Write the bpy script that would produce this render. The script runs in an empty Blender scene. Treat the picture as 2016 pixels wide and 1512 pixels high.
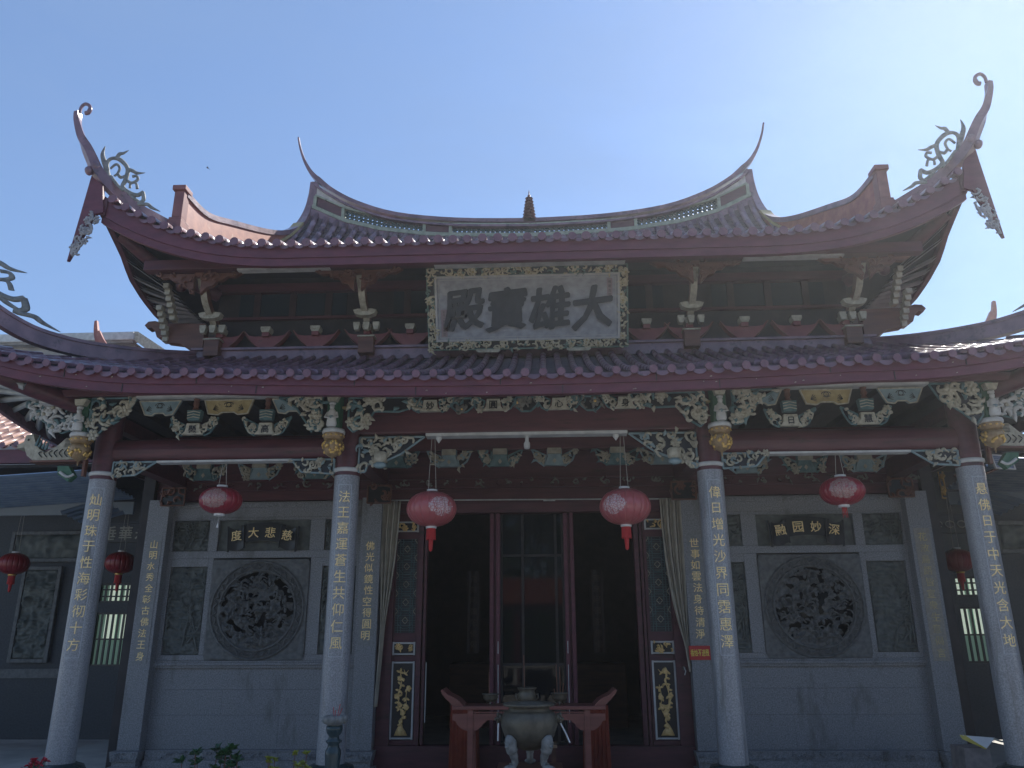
import bpy, bmesh, math, random
from mathutils import Vector, Matrix, noise
R = math.radians
C = bpy.context.scene.collection
scene = bpy.context.scene

# ------------------------------------------------------------------ camera, sky, sun
def setup_camera():
    p, y, r = R(17.7), R(2.45), R(0.3)
    fw = Vector((-math.sin(y)*math.cos(p), math.cos(y)*math.cos(p), math.sin(p)))
    rt = Vector((math.cos(y), math.sin(y), 0)); up = rt.cross(fw)
    rt2 = rt*math.cos(r) - up*math.sin(r)
    up2 = rt2.cross(fw)
    m = Matrix((rt2, up2, -fw)).transposed().to_4x4()
    m.translation = Vector((0.27, -11.0, 1.8))
    cd = bpy.data.cameras.new("camera"); cam = bpy.data.objects.new("camera", cd)
    C.objects.link(cam); cam.matrix_world = m
    cd.sensor_width = 36; cd.lens = 1555/2016*36; cd.clip_start = .05; cd.clip_end = 3000
    scene.camera = cam
setup_camera()
SUN_AZ, SUN_EL = R(38), R(42)
w = bpy.data.worlds.new("World"); scene.world = w; w.use_nodes = True
nt = w.node_tree; nt.nodes.clear()
sky = nt.nodes.new('ShaderNodeTexSky'); sky.sky_type = 'NISHITA'; sky.sun_disc = False
sky.sun_elevation = SUN_EL; sky.sun_rotation = SUN_AZ
sky.air_density = 1.0; sky.dust_density = .08; sky.ozone_density = 3.6
bg = nt.nodes.new('ShaderNodeBackground'); bg.inputs[1].default_value = .125
ou = nt.nodes.new('ShaderNodeOutputWorld')
tcn = nt.nodes.new('ShaderNodeTexCoord'); mpn = nt.nodes.new('ShaderNodeMapping'); mpn.inputs['Scale'].default_value = (1.2, 1.2, 3.2)
cl = nt.nodes.new('ShaderNodeTexNoise'); cl.inputs['Scale'].default_value = 1.7; cl.inputs['Detail'].default_value = 7; cl.inputs['Roughness'].default_value = .55; cl.inputs['Distortion'].default_value = .4
crp = nt.nodes.new('ShaderNodeValToRGB'); crp.color_ramp.elements[0].position = .42; crp.color_ramp.elements[0].color = (.28,)*3+(1,); crp.color_ramp.elements[1].position = .72; crp.color_ramp.elements[1].color = (.62,)*3+(1,)
cmx = nt.nodes.new('ShaderNodeMix'); cmx.data_type = 'RGBA'; cmx.inputs[7].default_value = (1.35, 2.1, 3.6, 1)
tnt = nt.nodes.new('ShaderNodeMix'); tnt.data_type = 'RGBA'; tnt.blend_type = 'MULTIPLY'; tnt.inputs[0].default_value = 1; tnt.inputs[7].default_value = (.98, .99, 1.03, 1)
nt.links.new(tcn.outputs['Generated'], mpn.inputs[0]); nt.links.new(mpn.outputs[0], cl.inputs[0]); nt.links.new(cl.outputs[0], crp.inputs[0])
nt.links.new(sky.outputs[0], tnt.inputs[6]); nt.links.new(crp.outputs[0], cmx.inputs[0]); nt.links.new(tnt.outputs[2], cmx.inputs[6])
nt.links.new(cmx.outputs[2], bg.inputs[0]); nt.links.new(bg.outputs[0], ou.inputs[0])
sl = bpy.data.lights.new("sun", 'SUN'); sl.energy = 5.0; sl.angle = R(.6); sl.color = (1, .95, .86)
so = bpy.data.objects.new("sun", sl); C.objects.link(so)
so.rotation_euler = Vector((math.sin(SUN_AZ)*math.cos(SUN_EL), math.cos(SUN_AZ)*math.cos(SUN_EL), math.sin(SUN_EL))).to_track_quat('Z', 'Y').to_euler()
scene.view_settings.view_transform = 'Standard'; scene.view_settings.look = 'None'
scene.view_settings.exposure = 0.62; scene.view_settings.gamma = 1
scene.cycles.use_denoising = True
scene.cycles.max_bounces = 8; scene.cycles.diffuse_bounces = 5

# ------------------------------------------------------------------ materials
MATS = {}
def mat(name, c1, c2=None, scale=6, rough=.5, metal=0, bump=0, bscale=None, detail=5, r2=None, spec=.5, stretch=(1,1,1), sub=0, dirt=None, coat=0):
    if name in MATS: return MATS[name]
    m = bpy.data.materials.new(name); m.use_nodes = True; t = m.node_tree; N = t.nodes; L = t.links
    b = N['Principled BSDF']; b.inputs['Metallic'].default_value = metal
    b.inputs['Roughness'].default_value = rough; b.inputs['Specular IOR Level'].default_value = spec
    if coat: b.inputs['Coat Weight'].default_value = coat; b.inputs['Coat Roughness'].default_value = .15
    tc = N.new('ShaderNodeTexCoord'); mp = N.new('ShaderNodeMapping'); mp.inputs['Scale'].default_value = stretch
    L.new(tc.outputs['Object'], mp.inputs[0])
    c2 = c2 or c1
    nz = N.new('ShaderNodeTexNoise'); nz.inputs['Scale'].default_value = scale; nz.inputs['Detail'].default_value = detail
    L.new(mp.outputs[0], nz.inputs[0])
    rp = N.new('ShaderNodeValToRGB'); rp.color_ramp.elements[0].position = .32; rp.color_ramp.elements[1].position = .68
    rp.color_ramp.elements[0].color = (*c1, 1); rp.color_ramp.elements[1].color = (*c2, 1)
    L.new(nz.outputs[0], rp.inputs[0]); col = rp.outputs[0]
    if dirt:
        n2 = N.new('ShaderNodeTexNoise'); n2.inputs['Scale'].default_value = dirt[1]; n2.inputs['Detail'].default_value = 8; n2.inputs['Roughness'].default_value = .7
        mp2 = N.new('ShaderNodeMapping'); mp2.inputs['Scale'].default_value = (1,1,dirt[3]) if len(dirt)>3 else stretch
        L.new(tc.outputs['Object'], mp2.inputs[0]); L.new(mp2.outputs[0], n2.inputs[0])
        r3 = N.new('ShaderNodeValToRGB'); r3.color_ramp.elements[0].position = dirt[2]; r3.color_ramp.elements[1].position = dirt[2]+.14
        L.new(n2.outputs[0], r3.inputs[0])
        mx = N.new('ShaderNodeMix'); mx.data_type = 'RGBA'; L.new(r3.outputs[0], mx.inputs[0]); L.new(col, mx.inputs[6]); mx.inputs[7].default_value = (*dirt[0], 1)
        col = mx.outputs[2]
    L.new(col, b.inputs['Base Color'])
    if r2 is not None:
        mr = N.new('ShaderNodeMapRange'); mr.inputs[3].default_value = rough; mr.inputs[4].default_value = r2
        L.new(nz.outputs[0], mr.inputs[0]); L.new(mr.outputs[0], b.inputs['Roughness'])
    if bump:
        n3 = N.new('ShaderNodeTexNoise'); n3.inputs['Scale'].default_value = bscale or scale*4; n3.inputs['Detail'].default_value = 6
        L.new(mp.outputs[0], n3.inputs[0])
        bp = N.new('ShaderNodeBump'); bp.inputs['Strength'].default_value = bump; bp.inputs['Distance'].default_value = .01
        L.new(n3.outputs[0], bp.inputs['Height']); L.new(bp.outputs[0], b.inputs['Normal'])
    MATS[name] = m; return m
granite = mat('granite', (.125,.129,.138), (.285,.292,.305), scale=55, rough=.42, r2=.6, bump=.15, bscale=120, detail=9, dirt=((.11,.108,.106), 2.2, .55, .3))
granite_pol = mat('granite_polished', (.18,.184,.195), (.34,.347,.362), scale=60, rough=.24, r2=.4, bump=.06, bscale=120, detail=9, dirt=((.13,.13,.13), 5, .54, .12))
greenstone = mat('green_stone', (.06,.07,.066), (.12,.132,.122), scale=9, rough=.6, bump=.3, bscale=50)
slate = mat('dark_stone', (.07,.075,.075), (.135,.14,.14), scale=14, rough=.55, bump=.3, bscale=60)
red = mat('red_paint', (.085,.017,.032), (.130,.030,.048), scale=4, rough=.42, r2=.6, bump=.15, bscale=30, stretch=(1,3,3), dirt=((.08,.03,.03), 3, .62))
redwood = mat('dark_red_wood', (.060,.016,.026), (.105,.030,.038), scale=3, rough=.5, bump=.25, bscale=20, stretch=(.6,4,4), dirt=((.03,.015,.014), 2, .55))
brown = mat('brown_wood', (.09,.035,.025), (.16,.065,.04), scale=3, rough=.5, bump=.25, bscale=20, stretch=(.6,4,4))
dark = mat('dark_wood', (.012,.011,.014), (.03,.025,.026), scale=5, rough=.65, bump=.2)  # even near-black tone for ceilings, soffits and inner walls
tile = mat('glazed_tile', (.115,.062,.085), (.245,.145,.175), scale=3.2, rough=.22, r2=.42, bump=.25, bscale=25, dirt=((.055,.04,.045), 7, .55), coat=.25)
tilecap = mat('glazed_tile_end', (.125,.058,.080), (.20,.095,.12), scale=9, rough=.35, dirt=((.1,.06,.06), 9, .56))
ridgered = mat('ridge_tile_red', (.22,.05,.04), (.34,.11,.07), scale=7, rough=.4, dirt=((.42,.30,.22), 5, .60))
ridgegrey = mat('ridge_tile_grey', (.34,.32,.31), (.52,.49,.45), scale=12, rough=.6, bump=.3)
cream = mat('cream_paint', (.27,.25,.19), (.47,.44,.35), scale=14, rough=.6, bump=.3, dirt=((.18,.15,.10), 9, .57))
white = mat('white_paint', (.38,.38,.37), (.54,.54,.52), scale=7, rough=.6, dirt=((.32,.30,.26), 5, .6))
teal = mat('teal_paint', (.05,.105,.115), (.11,.19,.195), scale=10, rough=.55, dirt=((.03,.06,.06), 8, .58))
bluegreen = mat('pale_blue_paint', (.15,.22,.24), (.23,.31,.33), scale=10, rough=.55, dirt=((.08,.12,.12), 8, .6))
green = mat('green_paint', (.02,.09,.05), (.05,.14,.08), scale=9, rough=.5)
gold = mat('gold_leaf', (.55,.33,.08), (.80,.55,.20), scale=20, rough=.38, metal=.75, bump=.3)
goldtext = mat('gold_lettering', (.78,.56,.24), (.98,.78,.42), scale=30, rough=.45)
ochre = mat('ochre_paint', (.28,.22,.10), (.42,.34,.17), scale=10, rough=.6, dirt=((.13,.10,.06), 6, .56))
ink = mat('ink_black', (.006,.007,.009), (.014,.015,.02), rough=.4)
plaqueg = mat('weathered_plaque_grey', (.20,.205,.22), (.32,.325,.345), scale=9, rough=.55, bump=.15, dirt=((.40,.37,.36), 3.5, .58), stretch=(1,2,1))
iron = mat('burner_iron', (.075,.065,.05), (.15,.13,.095), scale=8, rough=.42, r2=.6, metal=.45, bump=.25, bscale=35, dirt=((.06,.055,.05), 5, .58))
paintgrey = mat('grey_stone_leg', (.13,.13,.125), (.24,.24,.225), scale=18, rough=.65, bump=.4, bscale=50)
tablered = mat('table_red_lacquer', (.14,.042,.034), (.21,.068,.052), scale=3, rough=.42, stretch=(.6,4,4), bump=.15)
orange = mat('orange_cloth', (.14,.015,.007), (.21,.03,.010), scale=5, rough=.85)
curtain_m = mat('beige_cloth', (.36,.33,.27), (.50,.46,.38), scale=5, rough=.9, bump=.2)
metal_w = mat('white_metal', (.6,.6,.6), (.72,.72,.7), rough=.35)
awn = mat('blue_steel_sheet', (.20,.25,.31), (.30,.35,.40), scale=4, rough=.28, metal=.75, dirt=((.3,.33,.33), 4, .6))
glaze = mat('dark_green_glaze', (.012,.03,.034), (.03,.055,.06), scale=4, rough=.25)
concrete = mat('concrete', (.22,.21,.20), (.36,.34,.32), scale=3, rough=.8, bump=.4, dirt=((.10,.10,.10), 1.5, .55))
paving = mat('paving_stone', (.40,.38,.35), (.54,.52,.47), scale=2, rough=.8, bump=.3, bscale=30)
leafd = mat('leaf_dark', (.015,.06,.022), (.03,.10,.035), scale=9, rough=.45)
leafy = mat('leaf_yellow', (.20,.24,.03), (.32,.34,.06), scale=9, rough=.45)
flower = mat('red_flower', (.5,.02,.05), (.6,.05,.08), rough=.6)
wirem = mat('thin_rope', (.45,.42,.38), rough=.7)
tassel = mat('red_tassel', (.38,.01,.015), (.5,.02,.02), scale=60, rough=.6, stretch=(4,4,.3))
signred = mat('sign_red', (.42,.015,.02), rough=.4)
signyellow = mat('sign_yellow', (.75,.62,.10), rough=.5)
stick = mat('incense_stick', (.30,.13,.08), rough=.8)
emis_m = None
def emission(name, col, s):
    m = bpy.data.materials.new(name); m.use_nodes = True; b = m.node_tree.nodes['Principled BSDF']
    b.inputs['Base Color'].default_value = (*col, 1); b.inputs['Emission Color'].default_value = (*col, 1); b.inputs['Emission Strength'].default_value = s
    return m
litpane = emission('lit_window_pane', (.72,.85,.70), .34)  # pane emission stands in for daylight coming from behind the windows
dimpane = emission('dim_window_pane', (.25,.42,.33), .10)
def glass_mat():
    m = bpy.data.materials.new('dark_glass'); m.use_nodes = True; b = m.node_tree.nodes['Principled BSDF']
    b.inputs['Base Color'].default_value = (.004,.006,.009,1); b.inputs['Roughness'].default_value = .03
    b.inputs['Specular IOR Level'].default_value = .22
    return m
glass = glass_mat()
def lantern_mat(name, c, pc, seed, thr=.5):
    m = bpy.data.materials.new(name); m.use_nodes = True; t = m.node_tree; N = t.nodes; L = t.links; b = N['Principled BSDF']
    tc = N.new('ShaderNodeTexCoord')
    vo = N.new('ShaderNodeTexVoronoi'); vo.inputs['Scale'].default_value = 26; vo.feature = 'DISTANCE_TO_EDGE'
    L.new(tc.outputs['Object'], vo.inputs[0])
    # patch mask : two printed patches, on opposite cheeks of the lantern
    mp = N.new('ShaderNodeMapping'); mp.inputs['Rotation'].default_value = (0, 0, seed); L.new(tc.outputs['Object'], mp.inputs[0])
    sx = N.new('ShaderNodeSeparateXYZ'); L.new(mp.outputs[0], sx.inputs[0])
    def math_(op, a, b_=None, v=None):
        n = N.new('ShaderNodeMath'); n.operation = op; L.new(a, n.inputs[0])
        if b_ is not None: L.new(b_, n.inputs[1])
        if v is not None: n.inputs[1].default_value = v
        return n.outputs[0]
    x2 = math_('POWER', math_('DIVIDE', sx.outputs[0], v=.19), v=2); z2 = math_('POWER', math_('DIVIDE', sx.outputs[2], v=.15), v=2)
    nn = N.new('ShaderNodeTexNoise'); nn.inputs['Scale'].default_value = 18; L.new(tc.outputs['Object'], nn.inputs[0])
    d = math_('ADD', math_('ADD', x2, z2), math_('MULTIPLY', nn.outputs[0], v=.9))
    msk = math_('LESS_THAN', d, v=1.25)
    pat = math_('GREATER_THAN', vo.outputs[0], v=thr*.16)
    k = math_('MULTIPLY', msk, pat)
    mx = N.new('ShaderNodeMix'); mx.data_type = 'RGBA'; L.new(k, mx.inputs[0]); mx.inputs[6].default_value = (*c, 1); mx.inputs[7].default_value = (*pc, 1)
    L.new(mx.outputs[2], b.inputs['Base Color']); b.inputs['Roughness'].default_value = .28
    b.inputs['Subsurface Weight'].default_value = .15; b.inputs['Subsurface Radius'].default_value = (.1,.03,.03)
    return m

# ------------------------------------------------------------------ mesh builder
class MB:
    def __init__(s): s.v=[]; s.f=[]; s.m=[]; s.s=[]
    def add(s, vs, fs, m=0, smooth=False):
        o=len(s.v); s.v += [tuple(p) for p in vs]
        for f in fs: s.f.append(tuple(i+o for i in f)); s.m.append(m); s.s.append(smooth)
    def box(s, x0,x1,y0,y1,z0,z1, m=0):
        if x0>x1: x0,x1=x1,x0
        if y0>y1: y0,y1=y1,y0
        if z0>z1: z0,z1=z1,z0
        vs=[(x0,y0,z0),(x1,y0,z0),(x1,y1,z0),(x0,y1,z0),(x0,y0,z1),(x1,y0,z1),(x1,y1,z1),(x0,y1,z1)]
        s.add(vs,[(3,2,1,0),(4,5,6,7),(0,1,5,4),(1,2,6,5),(2,3,7,6),(3,0,4,7)],m)
    def prism(s, pts, y0, y1, m=0, T=None):
        a=sum(pts[i][0]*pts[(i+1)%len(pts)][1]-pts[(i+1)%len(pts)][0]*pts[i][1] for i in range(len(pts)))
        if a<0: pts=pts[::-1]
        n=len(pts); vs=[(p[0],y0,p[1]) for p in pts]+[(p[0],y1,p[1]) for p in pts]
        if T: vs=[T(v) for v in vs]
        s.add(vs,[tuple(range(n)),tuple(range(2*n-1,n-1,-1))]+[(i,i+n,(i+1)%n+n,(i+1)%n) for i in range(n)],m)
    def grid(s, fn, nu, nv, m=0, smooth=True, skip=None):
        vs=[fn(i/nu,j/nv) for j in range(nv+1) for i in range(nu+1)]
        fs=[(j*(nu+1)+i,j*(nu+1)+i+1,(j+1)*(nu+1)+i+1,(j+1)*(nu+1)+i) for j in range(nv) for i in range(nu) if not (skip and skip(i,j))]
        s.add(vs,fs,m,smooth)
    def tube(s, pts, r, n=6, m=0, caps=True, smooth=True):
        P=[Vector(p) for p in pts]; k=len(P); rs=r if isinstance(r,(list,tuple)) else [r]*k
        vs=[]; up=None
        for i,p in enumerate(P):
            t=(P[min(i+1,k-1)]-P[max(i-1,0)])
            if t.length<1e-9: t=Vector((0,0,1))
            t.normalize()
            if up is None: up=Vector((0,1,0)) if abs(t.y)<.9 else Vector((1,0,0))
            a=t.cross(up)
            if a.length<1e-6: a=t.orthogonal()
            a.normalize(); b=a.cross(t); up=b
            for j in range(n):
                q=2*math.pi*j/n; vs.append(p+(a*math.cos(q)+b*math.sin(q))*rs[i])
        fs=[(i*n+j,i*n+(j+1)%n,(i+1)*n+(j+1)%n,(i+1)*n+j) for i in range(k-1) for j in range(n)]
        s.add(vs,fs,m,smooth)
        if caps:
            s.add(vs[:n],[tuple(range(n))[::-1]],m); s.add(vs[-n:],[tuple(range(n))],m)
    def lathe(s, prof, c, n=24, m=0, smooth=True, sc=(1,1)):
        vs=[(c[0]+r*sc[0]*math.cos(2*math.pi*j/n),c[1]+r*sc[1]*math.sin(2*math.pi*j/n),c[2]+z) for r,z in prof for j in range(n)]
        s.add(vs,[(i*n+j,i*n+(j+1)%n,(i+1)*n+(j+1)%n,(i+1)*n+j) for i in range(len(prof)-1) for j in range(n)],m,smooth)
        for idx,rev in ((0,True),(len(prof)-1,False)):
            if prof[idx][0]>1e-4:
                ring=vs[idx*n:(idx+1)*n]; s.add(ring,[tuple(range(n))[::-1] if rev else tuple(range(n))],m)
    def ell(s, c, r, m=0, nu=8, nv=5, rot=0):
        vs=[];ca,sa=math.cos(rot),math.sin(rot)
        for j in range(nv+1):
            a=math.pi*j/nv-math.pi/2
            for i in range(nu):
                b=2*math.pi*i/nu
                x,y,z=r[0]*math.cos(a)*math.cos(b),r[1]*math.cos(a)*math.sin(b),r[2]*math.sin(a)
                x,z=x*ca-z*sa,x*sa+z*ca
                vs.append((c[0]+x,c[1]+y,c[2]+z))
        s.add(vs,[(j*nu+i,j*nu+(i+1)%nu,(j+1)*nu+(i+1)%nu,(j+1)*nu+i) for j in range(nv) for i in range(nu)],m,True)
    def text(s, ch, cx, cz, y, size, depth=.01, m=0, T=None, bold=0, rot=0, sx=1):
        vs,fs=glyph(ch,bold,T is not None)
        ca,sa=math.cos(rot),math.sin(rot); out=[]
        for (u,v,w_) in vs:
            u*=sx; u,v=u*ca-v*sa,u*sa+v*ca
            p=(cx+u*size, y-(depth if w_>0 else 0), cz+v*size)
            out.append(T(p) if T else p)
        s.add(out,fs,m)
    def xf(s, T): s.v=[tuple(T(v)) for v in s.v]; return s
    def build(s, name, mats, parent=None, bevel=0, loc=None):
        me=bpy.data.meshes.new(name)
        vs=s.v if loc is None else [(a-loc[0],b-loc[1],c-loc[2]) for a,b,c in s.v]
        me.from_pydata(vs,[],s.f)
        mats=list(mats) if isinstance(mats,(list,tuple)) else [mats]
        if 9 in s.m: s.m=[len(mats) if q==9 else min(q,len(mats)-1) for q in s.m]; mats.append(ink if ink not in mats else dark)
        for q in mats: me.materials.append(q)
        me.polygons.foreach_set('material_index',[min(x,len(mats)-1) for x in s.m]); me.polygons.foreach_set('use_smooth',s.s)
        me.update(); o=bpy.data.objects.new(name,me); C.objects.link(o)
        if loc is not None: o.location=loc
        if parent: o.parent=parent; o.matrix_parent_inverse = parent_world(parent).inverted()
        if bevel:
            b=o.modifiers.new('bevel','BEVEL'); b.width=bevel; b.segments=2; b.limit_method='ANGLE'; b.angle_limit=R(50)
        return o
def parent_world(p):
    m=p.matrix_basis.copy()
    return parent_world(p.parent) @ p.matrix_parent_inverse @ m if p.parent else m
GL={}
def glyph(ch,bold=0,fine=False):
    k=(ch,bold,fine)
    if k in GL: return GL[k]
    cu=bpy.data.curves.new('g','FONT'); cu.body=ch; cu.size=1; cu.extrude=.02; cu.resolution_u=2; cu.offset=bold
    o=bpy.data.objects.new('g',cu); C.objects.link(o); bpy.context.view_layer.update()
    dg=bpy.context.evaluated_depsgraph_get(); me=o.evaluated_get(dg).to_mesh()
    if fine:
        b=bmesh.new(); b.from_mesh(me); bmesh.ops.triangulate(b,faces=b.faces)
        for _ in range(3):
            ed=[e for e in b.edges if e.calc_length()>.14]
            if ed: bmesh.ops.subdivide_edges(b,edges=ed,cuts=1); bmesh.ops.triangulate(b,faces=b.faces)
        b.verts.index_update(); vs=[tuple(v.co) for v in b.verts]; fs=[tuple(v.index for v in f.verts) for f in b.faces]; b.free()
    else: vs=[tuple(v.co) for v in me.vertices]; fs=[tuple(p.vertices) for p in me.polygons]
    o.evaluated_get(dg).to_mesh_clear(); bpy.data.objects.remove(o); bpy.data.curves.remove(cu)
    if vs:
        x0,x1=min(v[0] for v in vs),max(v[0] for v in vs); y0,y1=min(v[1] for v in vs),max(v[1] for v in vs)
        cx,cy=(x0+x1)/2,(y0+y1)/2
        k2=1/max(x1-x0,y1-y0) if len(ch)==1 else 1
        if ch in '一日': k2*=.85
        vs=[((a-cx)*k2,(b-cy)*k2,c) for a,b,c in vs]
    GL[k]=(vs,fs); return GL[k]
def tag(o,label=None,cat=None,group=None,kind=None):
    if label: o['label']=label
    if cat: o['category']=cat
    if group: o['group']=group
    if kind: o['kind']=kind
    return o
def thing(name,label,cat,loc=(0,0,0),group=None):
    o=bpy.data.objects.new(name,None); C.objects.link(o); o.location=loc; return tag(o,label,cat,group)
def inpoly(x,y,P):
    c=False;j=len(P)-1
    for i in range(len(P)):
        if (P[i][1]>y)!=(P[j][1]>y) and x<(P[j][0]-P[i][0])*(y-P[i][1])/(P[j][1]-P[i][1])+P[i][0]: c=not c
        j=i
    return c
# carved scrollwork filling a polygon given in (x,z), front face at y
def carve(mb, poly, y, seed, n=14, r=.07, mats=(0,1,2), back=True, thick=.05, frame=True, flowers=2, ft=.012):
    rd=random.Random(seed)
    if ft>.005: r*=1.35; n=int(n*.72)
    if back: mb.prism(poly,y+.01,y+thick,9)  # near-black back plate imitates shade in the openwork holes
    if frame:
        k=len(poly)
        for i in range(k):
            a,b=poly[i],poly[(i+1)%k]; mb.tube([(a[0],y,a[1]),(b[0],y,b[1])],ft*1.35,5,mats[1])
    xs=[p[0] for p in poly]; zs=[p[1] for p in poly]
    def rp():
        for _ in range(60):
            x=rd.uniform(min(xs),max(xs)); z=rd.uniform(min(zs),max(zs))
            if inpoly(x,z,poly): return x,z
        return sum(xs)/len(xs),sum(zs)/len(zs)
    for i in range(n):
        x,z=rp(); rr=r*rd.uniform(.5,1.1); a0=rd.uniform(0,6.3); sg=rd.choice((-1,1)); pts=[];rs=[]
        K=11
        for j in range(K):
            t=j/(K-1); a=a0+sg*t*rd.uniform(4.2,4.6); q=rr*(1-.72*t)
            px,pz=x+q*math.cos(a),z+q*math.sin(a)
            if not inpoly(px,pz,poly): px,pz=x+(px-x)*.5,z+(pz-z)*.5
            pts.append((px,y-.01-.02*t,pz)); rs.append(r*(.11+.10*math.sin(3.1*t+.2)))
        mb.tube(pts,rs,5,mats[0 if rd.random()<.82 else 1],caps=False)
        # leaf
        lx,lz=rp(); la=rd.uniform(0,6.3); L=r*rd.uniform(.7,1.4)
        mb.tube([(lx,y-.01,lz),(lx+L*.4*math.cos(la),y-.035,lz+L*.4*math.sin(la)),(lx+L*.9*math.cos(la+.4),y-.012,lz+L*.9*math.sin(la+.4))],[r*.12,r*.27,r*.02],5,mats[0 if rd.random()<.7 else 1],caps=False)
    for i in range(flowers):
        x,z=rp(); q=r*rd.uniform(.45,.7)
        for j in range(6):
            a=j*math.pi/3; mb.ell((x+q*.7*math.cos(a),y-.025,z+q*.7*math.sin(a)),(q*.55,.02,q*.4),mats[0],6,4,rot=a)
        mb.ell((x,y-.04,z),(q*.35,.02,q*.35),mats[2],6,4)
def smooth_path(P,n=6):
    out=[];P=[Vector(p) for p in P]
    for i in range(len(P)-1):
        a=P[max(i-1,0)];b=P[i];c=P[i+1];d=P[min(i+2,len(P)-1)]
        for k in range(n):
            t=k/n; out.append(.5*((2*b)+(c-a)*t+(2*a-5*b+4*c-d)*t*t+(3*b-a-3*c+d)*t**3))
    out.append(P[-1]); return out
def ribbon(mb, tops, hs, th, m=0):
    """wall-like ribbon: tops = path of the top edge, hs height below, th thickness"""
    P=[Vector(p) for p in tops]; k=len(P); vs=[]
    for i,p in enumerate(P):
        t=P[min(i+1,k-1)]-P[max(i-1,0)]; t.normalize()
        side=t.cross(Vector((0,0,1)))
        if side.length<.15: side=prev
        side.normalize(); prev=side
        dn=side.cross(t); dn.normalize()
        if dn.z>0 and abs(t.z)<.9: dn=-dn
        if i and dn.dot(pd)<0: dn=-dn
        pd=dn
        h=hs[i]; w_=th[i] if isinstance(th,(list,tuple)) else th
        for a,b in ((-1,0),(1,0),(1,1),(-1,1)): vs.append(p+side*w_/2*a+dn*h*b)
    fs=[(i*4+j,i*4+(j+1)%4,(i+1)*4+(j+1)%4,(i+1)*4+j) for i in range(k-1) for j in range(4)]
    fs+=[(3,2,1,0),tuple((k-1)*4+j for j in range(4))]
    mb.add(vs,fs,m)
def interp(tab,x):
    if x<=tab[0][0]: return tab[0][1]
    for a,b in zip(tab,tab[1:]):
        if x<=b[0]: return a[1]+(b[1]-a[1])*(x-a[0])/(b[0]-a[0])
    return tab[-1][1]
FL=-.15     # porch floor level

# ------------------------------------------------------------------ ground
mb=MB(); mb.box(-150,150,-150,150,-.45,-.35); tag(mb.build('courtyard_ground',paving),kind='structure')
mb=MB(); mb.box(-8.6,8.6,-1.9,12,-.346,FL); tag(mb.build('pavement',paving,bevel=.01),kind='structure')

# ------------------------------------------------------------------ the temple hall
hall=thing('temple_hall','two-tiered temple hall with swallowtail roofs of purple-red tile, granite columns and carved eaves','temple')

# columns -------------------------------------------------------------
def wrap(cx,cy,r,rot=0):
    def T(p):
        x,y,z=p; a=(x-cx)/r+rot; q=r-(y-cy+r)
        return (cx+math.sin(a)*q, cy-math.cos(a)*q, z)
    return T
COLS=[(-6.11,'灿明珠于性海彩彻十方',.2,4.04),(-2.555,'法王嘉運蒼生共仰仁風',.12,4.05),(2.56,'偉日增光沙界同霑惠澤',.05,4.06),(6.11,'悬佛日于中天光含大地',.08,4.06)]
for cx,txt,rot,zt in COLS:
    r=.178
    mb=MB(); mb.lathe([(r*1.03,.26),(r,1.2),(r*.99,zt-.08)],(cx,0,0),40)
    col=mb.build('column',granite_pol,hall)
    mb=MB(); mb.lathe([(.24,FL),(.30,FL+.05),(.33,.02),(.33,.16),(.29,.23),(.21,.26)],(cx,0,0),32); mb.build('column_base',glaze,col)
    mb=MB(); mb.lathe([(r*1.0,zt-.08),(r*1.0,zt-.03)],(cx,0,0),32,1); mb.lathe([(r*1.02,zt-.03),(r*1.12,zt-.02),(r*1.12,zt+.02),(r*1.02,zt+.03)],(cx,0,0),32,0)
    mb.build('capital_ring',[white,redwood],col)
    mb=MB(); mb.lathe([(r*.97,zt+.03),(r*.97,5.1)],(cx,0,0),24); mb.build('column_top',redwood,col)
    # inscription and its engraved border
    T=wrap(cx,0,r*1.004,rot); n=len(txt); z0,z1=3.66,1.72
    mb=MB()
    for i,ch in enumerate(txt): mb.text(ch,cx,z0-(z0-z1)*i/(n-1),-r,.160,.006,0,T)
    mb.build('inscription',goldtext,col)
    mb=MB(); hw=.095
    for (a,b,c,d) in ((cx-hw,cx-hw+.006,1.55,3.83),(cx+hw-.006,cx+hw,1.55,3.83)):
        mb.grid(lambda u,v,a=a,b=b,c=c,d=d:T((a+(b-a)*u,-r-.002,c+(d-c)*v)),1,2)
    for z in (1.55,3.824): mb.grid(lambda u,v,z=z:T((cx-hw+2*hw*u,-r-.002,z+.006*v)),8,1)
    mb.build('engraved_border',mat('engraving_pale',(.42,.45,.5)),col)

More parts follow.
